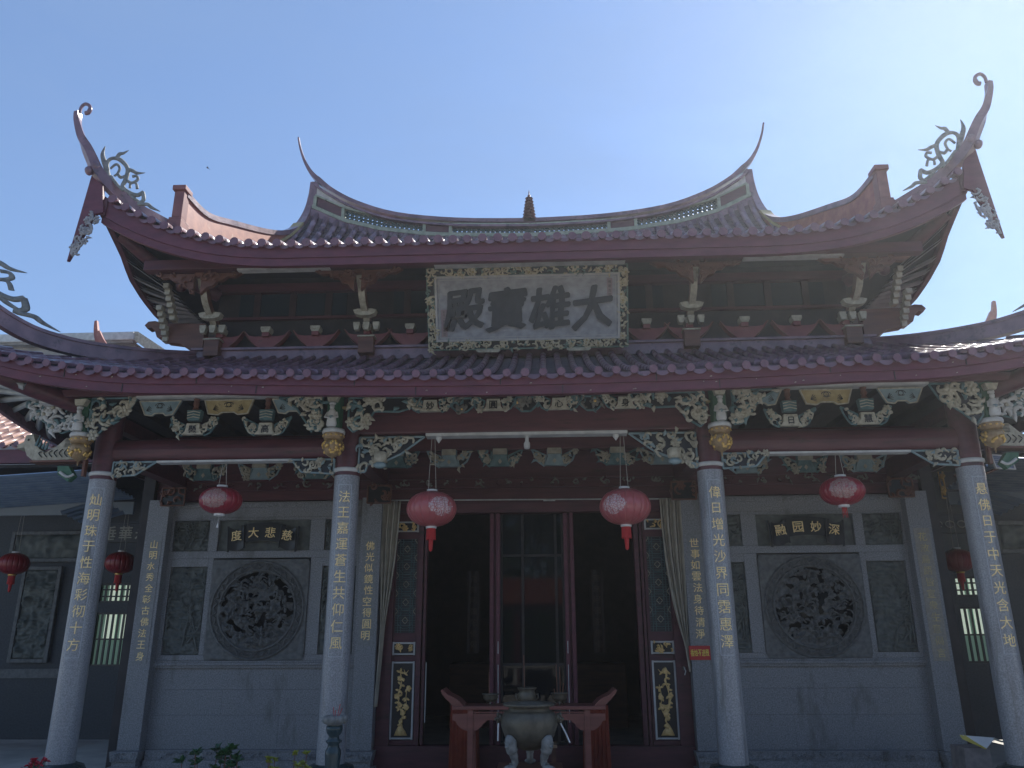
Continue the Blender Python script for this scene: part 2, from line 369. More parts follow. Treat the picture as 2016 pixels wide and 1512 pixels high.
# granite wall bays ---------------------------------------------------
def relief(mb,x0,x1,z0,z1,y,seed,m,nx=40,amp=.035,kind=0):
    nz=max(6,int(nx*(z1-z0)/(x1-x0)))
    def h(x,z):
        a=noise.noise((x*3.1+seed,z*3.1,seed)); b=noise.noise((x*9+seed,z*9,3)); c=abs(noise.noise((x*5+seed*2,z*14,7)))
        st=abs(math.sin((x+.35*z+.25*a)*19)) if kind else 0
        return amp*(.9*max(0,a+.1)+.8*max(0,b)+.9*c)+(.012*(st>.93))
    mb.grid(lambda u,v:(x0+(x1-x0)*u, y-(h(x0+(x1-x0)*u,z0+(z1-z0)*v) if 0<u<1 and 0<v<1 else 0), z0+(z1-z0)*v),nx,nz,m,True)
def branches(mb,x0,x1,z0,z1,y,seed,m,n=5):
    rd=random.Random(seed)
    for i in range(n):
        x,z=rd.uniform(x0,x1),z0+rd.random()*.3*(z1-z0); a=rd.uniform(1.1,2.0); pts=[(x,y,z)]
        for k in range(9):
            a+=rd.uniform(-.35,.35); L=(z1-z0)/11; x=min(max(x+L*math.cos(a),x0+.03),x1-.03); z=min(z+L*math.sin(a),z1-.04); pts.append((x,y-.03,z))
            if k>1:
                for q in range(2):
                    b=a+rd.choice((-1,1))*rd.uniform(.5,1.2); l=rd.uniform(.05,.11)
                    ex=min(max(x+l*math.cos(b),x0+.02),x1-.02); ez=min(z+l*math.sin(b),z1-.02)
                    mb.tube([(x,y-.03,z),((x+ex)/2,y-.05,(z+ez)/2),(ex,y-.02,ez)],[.006,.016,.003],4,m,caps=False)
        mb.tube(pts,[.018-.0015*k for k in range(10)],5,m,caps=False)
WY=2.4
def scroll_sign(s,cx,cz,txt,parent):
    """unrolled scroll board of four characters"""
    mb=MB(); w=.62; h=.17
    arc=lambda x: .10-.22*((x-cx)/w)**2*.5
    def f(u,v):
        x=cx-w*.62+2*w*.62*u; return (x, WY-.06-.03*math.cos((x-cx)/w*1.6), cz+arc(x)+(v-.5)*.30-.04)
    mb.grid(f,20,2,0); 
    for sg in (-1,1):
        def g(u,v,sg=sg):
            x=cx+sg*(w*.50+w*.42*u); return (x, WY-.10+.04*math.sin(u*3.1), cz-.02-.06*math.sin(u*2.6)+(v-.5)*.36)
        mb.grid(g,10,2,0)
        mb.tube([(cx+sg*w*.93,WY-.07,cz-.28),(cx+sg*(w*.98),WY-.07,cz+.15)],.018,8,0)
        mb.tube([(cx+sg*w*.48,WY-.10,cz-.22),(cx+sg*w*.52,WY-.10,cz+.16)],.012,8,0)
    for i,ch in enumerate(txt):
        x=cx+(-.66+.44*i)*w*1.06; a=-(x-cx)*.28
        mb.text(ch,x,cz+arc(x)-.055,WY-.118,.175,.012,1,rot=a,bold=.008)
    mb.build('scroll_sign',[ink,goldtext],parent)
for s in (-1,1):
    X=lambda v:s*v
    side='left' if s<0 else 'right'
    fr=MB()
    # frame members (granite) around recessed reliefs ; x measured from centre
    A,B=2.60,6.2
    F0,F1=WY,WY+.25
    def seg(x0,x1,z0,z1,y0=F0): fr.box(X(x0),X(x1),y0,F1,z0,z1)
    seg(A,B,3.72,4.03); seg(A,B,3.08,3.20); seg(A,B,1.44,1.53)
    for a,b in ((A,2.95),(3.50,3.75),(5.34,5.50),(6.12,B)): seg(a,b,3.20,3.72,F0+.001)
    for a,b in ((A,2.93),(3.50,3.71),(5.37,5.46),(6.09,B)): seg(a,b,1.53,3.08,F0+.001)
    fr.box(X(2.93),X(3.5),F0+.0015,F1,2.94,3.08); fr.box(X(5.46),X(6.09),F0+.0015,F1,2.94,3.08)
    # thin mouldings
    fr.box(X(A),X(B),F0-.03,F0+.02,3.93,4.0); fr.box(X(A),X(B),F0-.02,F0+.02,3.74,3.76)
    fr.box(X(A),X(6.28),F0-.07,F0+.01,1.37,1.41); fr.box(X(A),X(6.26),F0-.04,F0+.01,1.41,1.44)
    fr.box(X(A),X(6.26),F0-.035,F0+.01,1.33,1.37)
    wall=fr.build('stone_wall',granite,hall,bevel=.006)
    tag(wall,('left' if s<0 else 'right')+' bay wall of grey granite with carved panels')
    # lower dado of big slabs
    mb=MB()
    for x0,x1,z0,z1 in ((A,4.05,.12,.62),(4.052,B,.12,.62),(A,3.4,.622,1.0),(3.402,5.0,.622,1.0),(5.002,B,.622,1.0),(A,4.4,1.002,1.33),(4.402,B,1.002,1.33)):
        mb.box(X(x0),X(x1),F0+.02,F1,z0,z1)
    mb.build('wall_slabs',granite,wall,bevel=.0015)
    mb=MB(); mb.box(X(2.9),X(6.1),F0-.10,F1,-.02,.12); mb.box(X(2.9),X(6.1),F0-.14,F1,FL,-.02); mb.box(X(3.0),X(6.0),F0-.11,F0-.09,.10,.115)
    poly=[(X(3.0),.005),(X(5.9),.005),(X(5.9),.095),(X(3.0),.095)]
    carve(mb,poly,F0-.10,11+s,n=26,r=.05,mats=(0,0,0),back=False,flowers=0,ft=.004)
    mb.build('wall_plinth',granite,wall,bevel=.006)
    # relief panels
    for k,(a,b,c,d) in enumerate(((2.95,3.50,3.20,3.72),(5.50,6.12,3.20,3.72),(2.93,3.50,1.53,2.94),(5.46,6.09,1.53,2.94))):
        mb=MB(); x0,x1=sorted((X(a),X(b)))
        relief(mb,x0,x1,c,d,WY+.07,k*3.3+s,0,nx=60,amp=.055,kind=k%2); branches(mb,x0,x1,c,d,WY+.05,k*7+s,0,4 if k<2 else 6)
        mb.build('relief_panel',greenstone,wall)
    mb=MB(); x0,x1=sorted((X(3.75),X(5.34))); mb.grid(lambda u,v:(x0+(x1-x0)*u,WY+.06,3.20+.52*v),2,2); mb.build('sign_recess',greenstone,wall)
    # square slab with round pierced medallion
    cx,cz,Rm=X(4.54),2.235,.60
    mb=MB(); x0,x1=sorted((X(3.71),X(5.37)))
    # slab ring : square with circular hole, carved corners
    N=64
    def sq(a):
        c_,s_=math.cos(a),math.sin(a); k=1/max(abs(c_)/.83,abs(s_)/.805); return (cx+k*c_, 2.25+k*s_ )
    def sl_(u,v):
        a=2*math.pi*u; p=sq(a); q=(cx+.77*math.cos(a),cz+.77*math.sin(a)); x=q[0]+(p[0]-q[0])*v; z=q[1]+(p[1]-q[1])*v
        hgt=.03*max(0,noise.noise((x*9,z*9,4.2*s)))+.02*abs(noise.noise((x*22,z*22,1))) if 0<v<1 else 0
        return (x,WY-.02-hgt,z)
    mb.grid(lambda u,v:sl_(-u,v),96,14,0)
    mb.build('medallion_slab',slate,wall)
    mb=MB()
    for rr,t,yy in ((.775,.016,WY-.045),(.645,.018,WY-.04),(.625,.012,WY-.02),(.79,.010,WY-.03)):
        mb.tube([(cx+rr*math.cos(2*math.pi*i/N),yy,cz+rr*math.sin(2*math.pi*i/N)) for i in range(N+1)],t,6,0,caps=False)
    mb.grid(lambda u,v:(cx+(.63+.15*v)*math.cos(-2*math.pi*u),WY-.025,cz+(.63+.15*v)*math.sin(-2*math.pi*u)),N,1,0)
    rd=random.Random(5+s)
    for i in range(30):
        a=2*math.pi*i/30; q=.71
        p=[(cx+(q+.045*math.sin(t*5+i))*math.cos(a+.12*t),WY-.05,cz+(q+.045*math.sin(t*5+i))*math.sin(a+.12*t)) for t in (0,.5,1,1.5,2)]
        mb.tube(p,[.006,.014,.018,.012,.004],5,0,caps=False)
    mb.build('medallion_ring',slate,wall)
    mb=MB(); n=110
    def pf(u,v):
        x=cx+(u-.5)*1.28; z=cz+(v-.5)*1.28
        a=noise.noise((x*6.5,z*6.5,9+s)); b=noise.noise((x*17,z*17,2)); c=noise.noise((x*3,z*8,5))
        return (x,WY-.005-.07*max(0,a+.25)-.035*b-.04*c,z)
    def skip(i,j):
        u=(i+.5)/n-.5; v=(j+.5)/n-.5
        if u*u+v*v>.247: return True
        if v<-.28 and abs(u)<.3: return False
        return noise.noise(((u+s)*11.5,v*14,3+s*2.7))<-.16
    mb.grid(pf,n,n,0,True,skip)
    rd=random.Random(61+s)
    for i in range(110):
        a=rd.uniform(0,6.3); q=.58*rd.random()**.5; x,z=cx+q*math.cos(a),cz+q*math.sin(a); b=rd.choice((0,0,3.1))+rd.uniform(-.7,.7); l=rd.uniform(.05,.14)
        mb.tube(smooth_path([(x,WY-.05,z),(x+l*.5*math.cos(b),WY-.085,z+l*.5*math.sin(b)+.02),(x+l*math.cos(b),WY-.06,z+l*math.sin(b)-.01)],3),[.006]+[rd.uniform(.008,.018)]*5+[.003],5,0,caps=False)
    for i in range(26):
        a=rd.uniform(0,6.3); q=.5*rd.random()**.5; x,z=cx+q*math.cos(a),cz+q*math.sin(a)
        mb.ell((x,WY-.075,z),(.025,.03,.05),0,7,5); mb.ell((x,WY-.085,z+.06),(.016,.016,.018),0,6,4)
    mb.build('medallion_relief',slate,wall)
    mb=MB(); mb.lathe([(0,0),(.64,0),(.64,.02),(0,.02)],(0,0,0),40); mb.xf(lambda p:(cx+p[0],WY+.18-p[2],cz+p[1])); mb.build('medallion_back',ink,wall)  # black disc imitates the shade seen through the piercings
    mb=MB(); mb.box(X(A),X(B),WY+.25,WY+.32,FL,4.03); mb.build('wall_core',dark,wall)
    scroll_sign(s,X(4.54),3.45,'度大悲慈' if s<0 else '融园妙深',wall)
    # couplet pilasters
    for (a,b,txt,zt,zb) in ((6.16,6.52,'山明水秀全彰古佛法王身' if s<0 else '花放鳥語皆宣衆生意偈言',3.30,1.52),(2.50,2.84,'佛光似鏡性空得圓明' if s<0 else '世事如雲法身待清淨',3.24,1.82)):
        mb=MB(); x0,x1=sorted((X(a),X(b))); xc=(x0+x1)/2
        mb.box(x0,x1,2.22,2.6,.12,4.05); 
        pil=mb.build('pilaster',granite,hall,bevel=.008)
        mb=MB(); t0,t1=(3.44,1.40) if a>5 else (3.44,1.66)
        mb.box(xc-.125,xc+.125,2.213,2.225,t1,t0); mb.build('couplet_board',mat('couplet_stone',(.16,.165,.17),(.24,.245,.25),scale=40,rough=.5) if not (a>5 and s>0) else mat('couplet_stone_tan',(.22,.20,.17),(.30,.28,.24),scale=40,rough=.5),pil)
        mb=MB()
        for i,ch in enumerate(txt): mb.text(ch,xc+.008*math.sin(i*2.1),zt-(zt-zb)*i/(len(txt)-1),2.212,.135 if a>5 else .145,.006,0,bold=.006)
        mb.build('inscription',goldtext if not (a>5 and s>0) else mat('worn_lettering',(.30,.26,.18),(.55,.42,.2),scale=12),pil)
        mb=MB(); mb.prism([(x0-.05,.12),(x1+.05,.12),(x1+.02,-.02),(x0-.02,-.02)],2.10,2.6); mb.box(x0-.01,x1+.01,2.14,2.6,-.10,-.02); mb.box(x0-.06,x1+.06,2.08,2.6,FL,-.10)
        carve(mb,[(x0,.0),(x1,.0),(x1,.10),(x0,.10)],2.10,a*3,n=5,r=.045,mats=(0,0,0),back=False,flowers=0,ft=.004)
        mb.build('pilaster_base',paintgrey if False else granite,pil,bevel=.004)

# wall above bays, interior box --------------------------------------
mb=MB()
mb.box(-6.5,-2.5,2.42,2.6,4.05,5.3); mb.box(2.5,6.5,2.42,2.6,4.05,5.3); mb.box(-2.5,2.5,2.50,2.62,4.12,5.3)
mb.box(-2.5,2.5,2.40,2.60,3.98,4.14)
for z in (4.22,4.38): mb.box(-6.5,6.5,2.38,2.45,z,z+.03)
mb.build('upper_panelling',redwood,hall)
mb=MB()
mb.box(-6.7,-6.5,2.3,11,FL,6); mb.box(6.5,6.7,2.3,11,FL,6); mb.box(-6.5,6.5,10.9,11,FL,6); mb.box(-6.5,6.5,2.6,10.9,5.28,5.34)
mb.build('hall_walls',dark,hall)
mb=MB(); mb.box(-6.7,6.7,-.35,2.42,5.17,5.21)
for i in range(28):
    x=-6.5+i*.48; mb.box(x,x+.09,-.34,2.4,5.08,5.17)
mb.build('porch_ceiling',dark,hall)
# porch cross beams (column to wall)
for x in (-6.11,-2.555,2.56,6.11):
    mb=MB(); mb.box(x-.11,x+.11,.1,2.4,4.3,4.6); mb.box(x-.08,x+.08,.1,2.4,4.75,4.95)
    carve(mb,[(x-.2,3.95),(x+.2,3.95),(x+.2,4.25),(x-.2,4.25)],2.2,x*9,n=6,r=.08,mats=(1,1,1),flowers=1)
    mb.build('cross_beam',[redwood,brown],hall,bevel=.01)
# frieze of small carvings over the wall
mb=MB()
for i in range(30):
    x=-6.2+i*.43
    carve(mb,[(x,4.26),(x+.3,4.26),(x+.22,4.36),(x+.08,4.36)],2.36,i,n=3,r=.06,mats=(0,1,1),back=False,frame=False,flowers=0)
mb.build('frieze_carving',[mat('aged_carving',(.10,.095,.08),(.2,.19,.16),scale=12),redwood],hall)

# ------------------------------------------------------------------ doorway
mb=MB()
mb.box(-2.5,-2.28,2.42,2.62,FL,3.98); mb.box(2.28,2.5,2.42,2.62,FL,3.98); mb.box(-2.5,2.5,2.41,2.62,3.80,3.979)
mb.box(-2.5,2.5,2.36,2.62,FL,.17)
mb.build('door_frame',redwood,hall,bevel=.008)
for x,wd in ((-1.80,.055),(1.80,.055)):
    mb=MB(); mb.box(x-wd-.03,x-.01,2.44,2.58,.17,3.8); mb.box(x+.01,x+wd,2.46,2.6,.17,3.8); mb.build('door_post',redwood,hall,bevel=.006)
for x in (-.61,.63):
    mb=MB(); mb.box(x-.085,x-.02,2.5,2.62,.17,3.8); mb.box(x+.02,x+.085,2.5,2.62,.17,3.8); mb.box(x-.02,x+.02,2.58,2.64,.17,3.8); mb.build('door_post',red,hall,bevel=.006)
def flower_panel(mb,x0,x1,z0,z1,y,seed,mirror=1):
    rd=random.Random(seed); cx=(x0+x1)/2; w=x1-x0; h=z1-z0
    X=lambda u:cx+mirror*u*w
    # rock, trunk, side shoots, leaves, blossoms, bird
    mb.prism([(X(-.34),z0+.02*h),(X(.36),z0+.02*h),(X(.24),z0+.10*h),(X(.12),z0+.16*h),(X(-.02),z0+.20*h),(X(-.10),z0+.12*h),(X(-.22),z0+.08*h)],y-.02,y,0)
    tr=smooth_path([(X(0),y-.02,z0+.14*h),(X(-.05),y-.02,z0+.28*h),(X(.12),y-.02,z0+.42*h),(X(.18),y-.02,z0+.58*h),(X(.05),y-.02,z0+.74*h),(X(.14),y-.02,z0+.90*h)])
    mb.tube(tr,.009,5,0); mb.tube(smooth_path([(X(-.03),y-.02,z0+.24*h),(X(-.25),y-.02,z0+.38*h),(X(-.22),y-.02,z0+.55*h),(X(-.3),y-.02,z0+.7*h)]),.007,5,0)
    for p in tr[2::3]+[Vector((X(-.25),y,z0+.40*h)),Vector((X(-.22),y,z0+.53*h)),Vector((X(-.28),y,z0+.66*h))]:
        for q in range(3):
            a=rd.uniform(0,6.3); l=.055
            mb.ell((p.x+l*.6*math.cos(a),y-.025,p.z+l*.6*math.sin(a)),(l*.68,.014,l*.34),0,6,4,rot=a)
        if rd.random()<.55:
            bx=p.x+rd.uniform(-.03,.03)
            for j in range(5): mb.ell((bx+.022*math.cos(j*1.26),y-.03,p.z+.022*math.sin(j*1.26)),(.024,.014,.024),0,6,4)
    bx,bz=X(-.16),z0+.86*h
    mb.ell((bx,y-.03,bz),(.045,.015,.016),0,8,5,rot=.6*mirror); mb.tube([(bx,y-.03,bz),(bx-.05*mirror,y-.03,bz+.06)],[.012,.002],4,0); mb.tube([(bx,y-.03,bz),(bx+.03*mirror,y-.03,bz+.07)],[.012,.002],4,0)
for s in (-1,1):
    xc=s*2.095; x0,x1=xc-.17,xc+.17
    mb=MB()
    mb.box(s*2.28,s*1.87,2.50,2.56,.17,.24); mb.box(s*2.28,s*1.87,2.50,2.56,1.42,1.50); mb.box(s*2.28,s*1.87,2.50,2.56,1.71,1.86); mb.box(s*2.28,s*1.87,2.50,2.56,3.38,3.50); mb.box(s*2.28,s*1.87,2.50,2.56,3.68,3.80)
    mb.box(s*2.28,s*2.265,2.499,2.561,.17,3.8); mb.box(s*1.925,s*1.87,2.499,2.561,.17,3.8); mb.box(s*2.28,s*1.87,2.545,2.565,.24,3.7)
    leaf=mb.build('door_leaf',redwood,hall,bevel=.004); tag(leaf,'fixed maroon door leaf with teal lattice and gilded panels')
    # octagon lattice
    mb=MB(); y=2.52; zb,zt=1.86,3.38
    for k in range(8):
        x=x0+.34*k/7
        if k not in(3,4): mb.box(x-.004,x+.004,y,y+.015,zb,zt)
    for k in range(40):
        z=zb+(zt-zb)*k/39; mb.box(x0,x1,y+.003,y+.012,z-.003,z+.003)
    for i in range(5):
        zc=zb+.05+(i+.5)*.29
        for dx in (0,):
            for q in range(8):
                a,b=math.pi/4*q+math.pi/8,math.pi/4*(q+1)+math.pi/8
                mb.tube([(xc+dx+.13*math.cos(a),y-.004,zc+.13*math.sin(a)),(xc+dx+.13*math.cos(b),y-.004,zc+.13*math.sin(b))],.006,4,0)
            for q in range(4):
                a,b=math.pi/2*q,math.pi/2*(q+1)
                mb.tube([(xc+.05*math.cos(a),y-.008,zc+.055*math.sin(a)),(xc+.05*math.cos(b),y-.008,zc+.055*math.sin(b))],.0065,4,1)
        for sd in (x0,x1):
            zz=zc+.145; dd=.04 if sd==x0 else -.04
            mb.tube([(sd,y-.008,zz+.055),(sd+dd,y-.008,zz),(sd,y-.008,zz-.055)],.0065,4,1)
    mb.build('lattice',[teal,cream],leaf)
    mb=MB(); mb.box(x0,x1,2.535,2.545,zb,zt); mb.build('lattice_backing',ink,leaf)
    for (z0,z1,kind) in ((.27,1.40,1),(1.53,1.70,0),(3.51,3.66,0)):
        mb=MB(); mb.box(x0,x1,2.49,2.53,z0,z1,1); 
        for a,b,c,d in ((x0-.017,x0+.012,z0-.017,z1+.017),(x1-.012,x1+.017,z0-.017,z1+.017)): mb.box(a,b,2.475,2.53,c,d,0)
        for z in (z0,z1): mb.box(x0+.012,x1-.012,2.476,2.53,z-.012,z+.012,0)
        if kind: flower_panel(mb_:=MB(),x0+.02,x1-.02,z0+.02,z1-.02,2.488,s+4,s); mb.add(mb_.v,mb_.f,2,True)
        else: carve(mb,[(x0+.02,z0+.02),(x1-.02,z0+.02),(x1-.02,z1-.02),(x0+.02,z1-.02)],2.485,z0*9+s,n=6,r=.05,mats=(2,2,2),back=False,frame=False,flowers=2)
        mb.build('flower_panel' if kind else 'animal_panel',[white,ink,mat('dull_gilt',(.55,.36,.13),(.82,.58,.26),scale=30,rough=.5)],leaf)
# glass screen in the middle of the doorway
mb=MB(); mb.box(-.525,.545,2.66,2.67,.2,3.8,0)
for x in (-.51,-.15,.41,.53): mb.box(x-.022,x+.022,2.62,2.66,.2,3.8,1)
for z in (1.36,3.1): mb.box(-.525,.545,2.625,2.655,z-.02,z+.02,1)
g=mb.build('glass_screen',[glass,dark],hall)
for x,z0,z1 in ((-.555,.5,1.36),(.575,.5,1.36),(-1.72,.5,1.4),(1.74,.5,1.4),(-.555,1.53,1.72),(.575,1.53,1.72)):
    mb=MB(); mb.box(x-.006,x+.006,2.47,2.49,z0,z1); mb.build('door_edge_trim',white,hall)
# dim inner hall: altar, figure, hanging banners
mb=MB(); mb.box(-2,2,8,9.4,FL,1.2); mb.box(-.8,.8,8.6,9.4,1.2,1.7); mb.build('inner_altar',brown,hall,bevel=.02)
for x in (-1.15,1.2):
    mb=MB()
    mb.grid(lambda u,v:(x-.12+.24*u,4.6+.02*math.sin(u*9),1.5+1.5*v),6,3)
    for i in range(7): mb.text('南無阿彌陀佛偈'[i],x,2.85-i*.2,4.58,.13,.004,1)
    mb.build('hanging_banner',[mat('shade_dimmed_maroon',(.02,.008,.008)),mat('shade_dimmed_gilt',(.05,.035,.02))],hall)  # cloth and gilt colours darkened to imitate the shade of the recess

# ------------------------------------------------------------------ beams and carved brackets of the porch
CM=[cream,teal,gold]
for (a,b) in ((-5.97,-2.70),(2.70,5.97)):
    mb=MB(); n=16
    def f(u,v):
        an=2*math.pi*v; return (a+(b-a)*u, -.13*math.cos(an)*.9, 4.385+.175*math.sin(-an))
    mb.grid(f,24,n,0,True); bm=mb.build('round_beam',redwood,hall)
    mb=MB(); xa,xb=(-5.31,-3.34) if a<0 else (3.38,5.32); mb.box(xa,xb,-.10,.06,4.195,4.225); mb.build('beam_trim',white,bm)
mb=MB(); mb.box(-2.4,2.4,-.12,.12,4.56,5.1); bm=mb.build('tie_beam',redwood,hall,bevel=.03)
mb=MB(); mb.box(-1.43,1.43,-.13,.05,4.515,4.56); mb.build('beam_trim',white,bm)
# eave purlin in front with its white soffit strips
mb=MB(); mb.box(-7.0,7.0,-.58,-.36,5.06,5.17); pu=mb.build('eave_purlin',redwood,hall,bevel=.01)
for a,b in ((-5.49,-3.46),(-1.44,1.46),(3.48,5.48)):
    mb=MB(); mb.box(a,b,-.56,-.38,5.03,5.06); mb.build('beam_trim',white,pu)
sp=[]
def spandrel(poly,y,seed,n=14,r=.075,fl=2,mt=None,name='carved_spandrel'):
    mb=MB(); carve(mb,poly,y,seed,n=n,r=r,mats=(0,1,2),flowers=fl); return mb.build(name,mt or CM,hall)
mx=lambda P:[(-x,z) for x,z in P]
L0=[(-5.94,4.21),(-5.31,4.21),(-5.60,4.02),(-5.94,4.0)]; L1=[(-2.73,4.21),(-3.35,4.21),(-3.19,4.03),(-2.73,4.0)]
for k,P in enumerate((L0,L1,mx(L0),mx(L1))): spandrel(P,-.09,k+21,n=16,r=.06,mt=[cream,bluegreen,cream],fl=1)
M0=[(-2.38,4.52),(-1.45,4.52),(-1.78,4.27),(-2.05,4.15),(-2.25,4.13),(-2.28,4.02),(-2.38,4.02)]
for k,P in enumerate((M0,mx(M0))):
    spandrel(P,-.09,k+31,n=26,r=.08,mt=[cream,bluegreen,cream],fl=2)
    mb=MB(); s=-1 if k==0 else 1
    mb.lathe([(.05,0),(.09,.02),(.10,.12),(.07,.15)],(s*2.06,-.14,4.14),10,0); mb.ell((s*2.06,-.16,4.10),(.10,.06,.05),1,8,5)
    mb.build('bracket_cup',[cream,bluegreen],hall)
S0=[(-6.15,5.05),(-5.50,5.05),(-5.62,4.82),(-5.86,4.66),(-6.05,4.48),(-6.15,4.6)]
S1=[(-3.46,5.01),(-2.84,5.01),(-2.84,4.52),(-2.98,4.55),(-3.13,4.76),(-3.2,4.86)]
S2=[(-2.46,4.99),(-1.45,4.99),(-1.52,4.85),(-1.75,4.78),(-2.10,4.79),(-2.2,4.62),(-2.38,4.50),(-2.46,4.58)]
for k,P in enumerate((S0,S1,S2,mx(S0),mx(S1),mx(S2))): spandrel(P,-.5,k+41,n=24,r=.09,mt=[cream,teal,cream],fl=3)
# character blocks with scroll wings
def name_block(x,z,ch,w0=.115,teal_top=True,yb=-.47,sc=1):
    mb=MB()
    mb.prism([(x-.09,z+.16),(x+.09,z+.16),(x+.105,z+.05),(x+.15,z),(x-.15,z),(x-.105,z+.05)],yb-.04,yb+.03,0)
    for sg in (-1,1):
        P=[(x+sg*.12,z+.14),(x+sg*.34,z+.25),(x+sg*.30,z+.13),(x+sg*.24,z+.03),(x+sg*.16,z-.01)]
        carve(mb,P,yb,int(x*100+sg),n=8,r=.06,mats=(0,1,2),flowers=1,ft=.01)
        mb.tube(smooth_path([(x+sg*.15,yb-.04,z+.01),(x+sg*.17,yb-.05,z+.045),(x+sg*.13,yb-.05,z+.05)],4),.008,5,0)
    if teal_top:
        mb.prism([(x-.10,z+.35),(x+.10,z+.35),(x+.085,z+.20),(x-.085,z+.20)],yb-.05,yb+.05,1)
        for i in range(3): mb.tube([(x-.09+.0*i,yb-.055,z+.23+.04*i),(x,yb-.06,z+.25+.04*i),(x+.09,yb-.055,z+.23+.04*i)],.007,4,2)
        mb.lathe([(.05,0),(.03,.05),(.05,.08),(.035,.12),(.05,.16)],(x,yb,z+.36),8,3)
    b=mb.build('name_bracket',[cream,teal,cream,brown],hall)
    t=MB(); t.text(ch,x,z+.075,yb-.041,.115,.006,0,bold=.015); t.build('block_character',ink,b)
for x,z,ch in ((-4.65,4.50,'懸'),(-3.62,4.49,'高'),(3.6,4.49,'日'),(4.63,4.50,'慧')): name_block(x,z,ch)
for x,ch in ((-1.32,'妙'),(-.44,'圓'),(.47,'心'),(1.38,'身')): name_block(x,4.78,ch,teal_top=False)
for x in (-.88,.01,.92):
    spandrel([(x-.2,4.98),(x+.2,4.98),(x+.15,4.86),(x+.06,4.78),(x-.06,4.78),(x-.15,4.86)],-.42,int(x*7)+60,n=7,r=.07,mt=[mat('aged_carving',(.1,.1,.1)),teal,gold],fl=1,name='cloud_carving')
for x in (-5.17,-4.18,-3.26,3.22,4.12,5.12):
    big=abs(abs(x)-4.15)<.1; wt,wb=(.35,.28) if big else (.30,.2)
    mb=MB(); P=[(x-wt,5.0),(x+wt,5.0),(x+wb,4.80),(x+wb*.5,4.785),(x+wb*.3,4.82),(x-wb*.3,4.82),(x-wb*.5,4.785),(x-wb,4.80)]
    mb.prism(P,-.48,-.44,0)
    for i in range(len(P)): a,b=P[i],P[(i+1)%len(P)]; mb.tube([(a[0],-.485,a[1]),(b[0],-.485,b[1])],.010,5,1)
    for sg in (-1,1):
        for j in range(5):
            a=math.pi/2+sg*(.5+j*.35); mb.tube([(x+sg*wt*.62,-.485,4.86),(x+sg*wt*.62+.08*math.cos(a),-.49,4.86+.08*math.sin(a))],.004,4,2)
        mb.tube([(x+sg*.015+.05*math.cos(t*.6)*sg,-.488,4.93+.035*math.sin(t*.6)) for t in range(10)],.005,4,2)
    mb.build('fan_panel',[ochre if big else bluegreen,cream,ink],hall)
# inner row of brackets behind the tie beam
for k,x in enumerate((-2.1,-1.26,-.45,.41,1.4,2.1,-5.2,-4.3,-3.4,3.4,4.3,5.2)):
    z=4.36 if abs(x)<2.5 else 4.2; mb=MB()
    mb.prism([(x-.12,z+.26),(x+.12,z+.26),(x+.12,z+.17),(x+.10,z+.16),(x+.15,z),(x-.15,z),(x-.10,z+.16),(x-.12,z+.17)],1.24,1.32,1)
    mb.box(x-.11,x+.11,1.20,1.3,z+.18,z+.27,0); mb.prism([(x-.03,z+.07),(x,z+.11),(x+.03,z+.07),(x,z+.03)],1.225,1.24,0)
    for sg in (-1,1): carve(mb,[(x+sg*.13,z+.16),(x+sg*.36,z+.27),(x+sg*.28,z+.08),(x+sg*.16,z-.01)],1.27,k*2+sg+70,n=7,r=.07,mats=(0,1,0),flowers=1)
    mb.build('inner_bracket',[mat('aged_cream',(.25,.23,.18),(.38,.35,.27),scale=12),bluegreen if k%2 else teal],hall)
mb=MB(); mb.box(-6.3,6.3,1.22,1.38,4.62,4.9); mb.build('inner_beam',redwood,hall,bevel=.01)
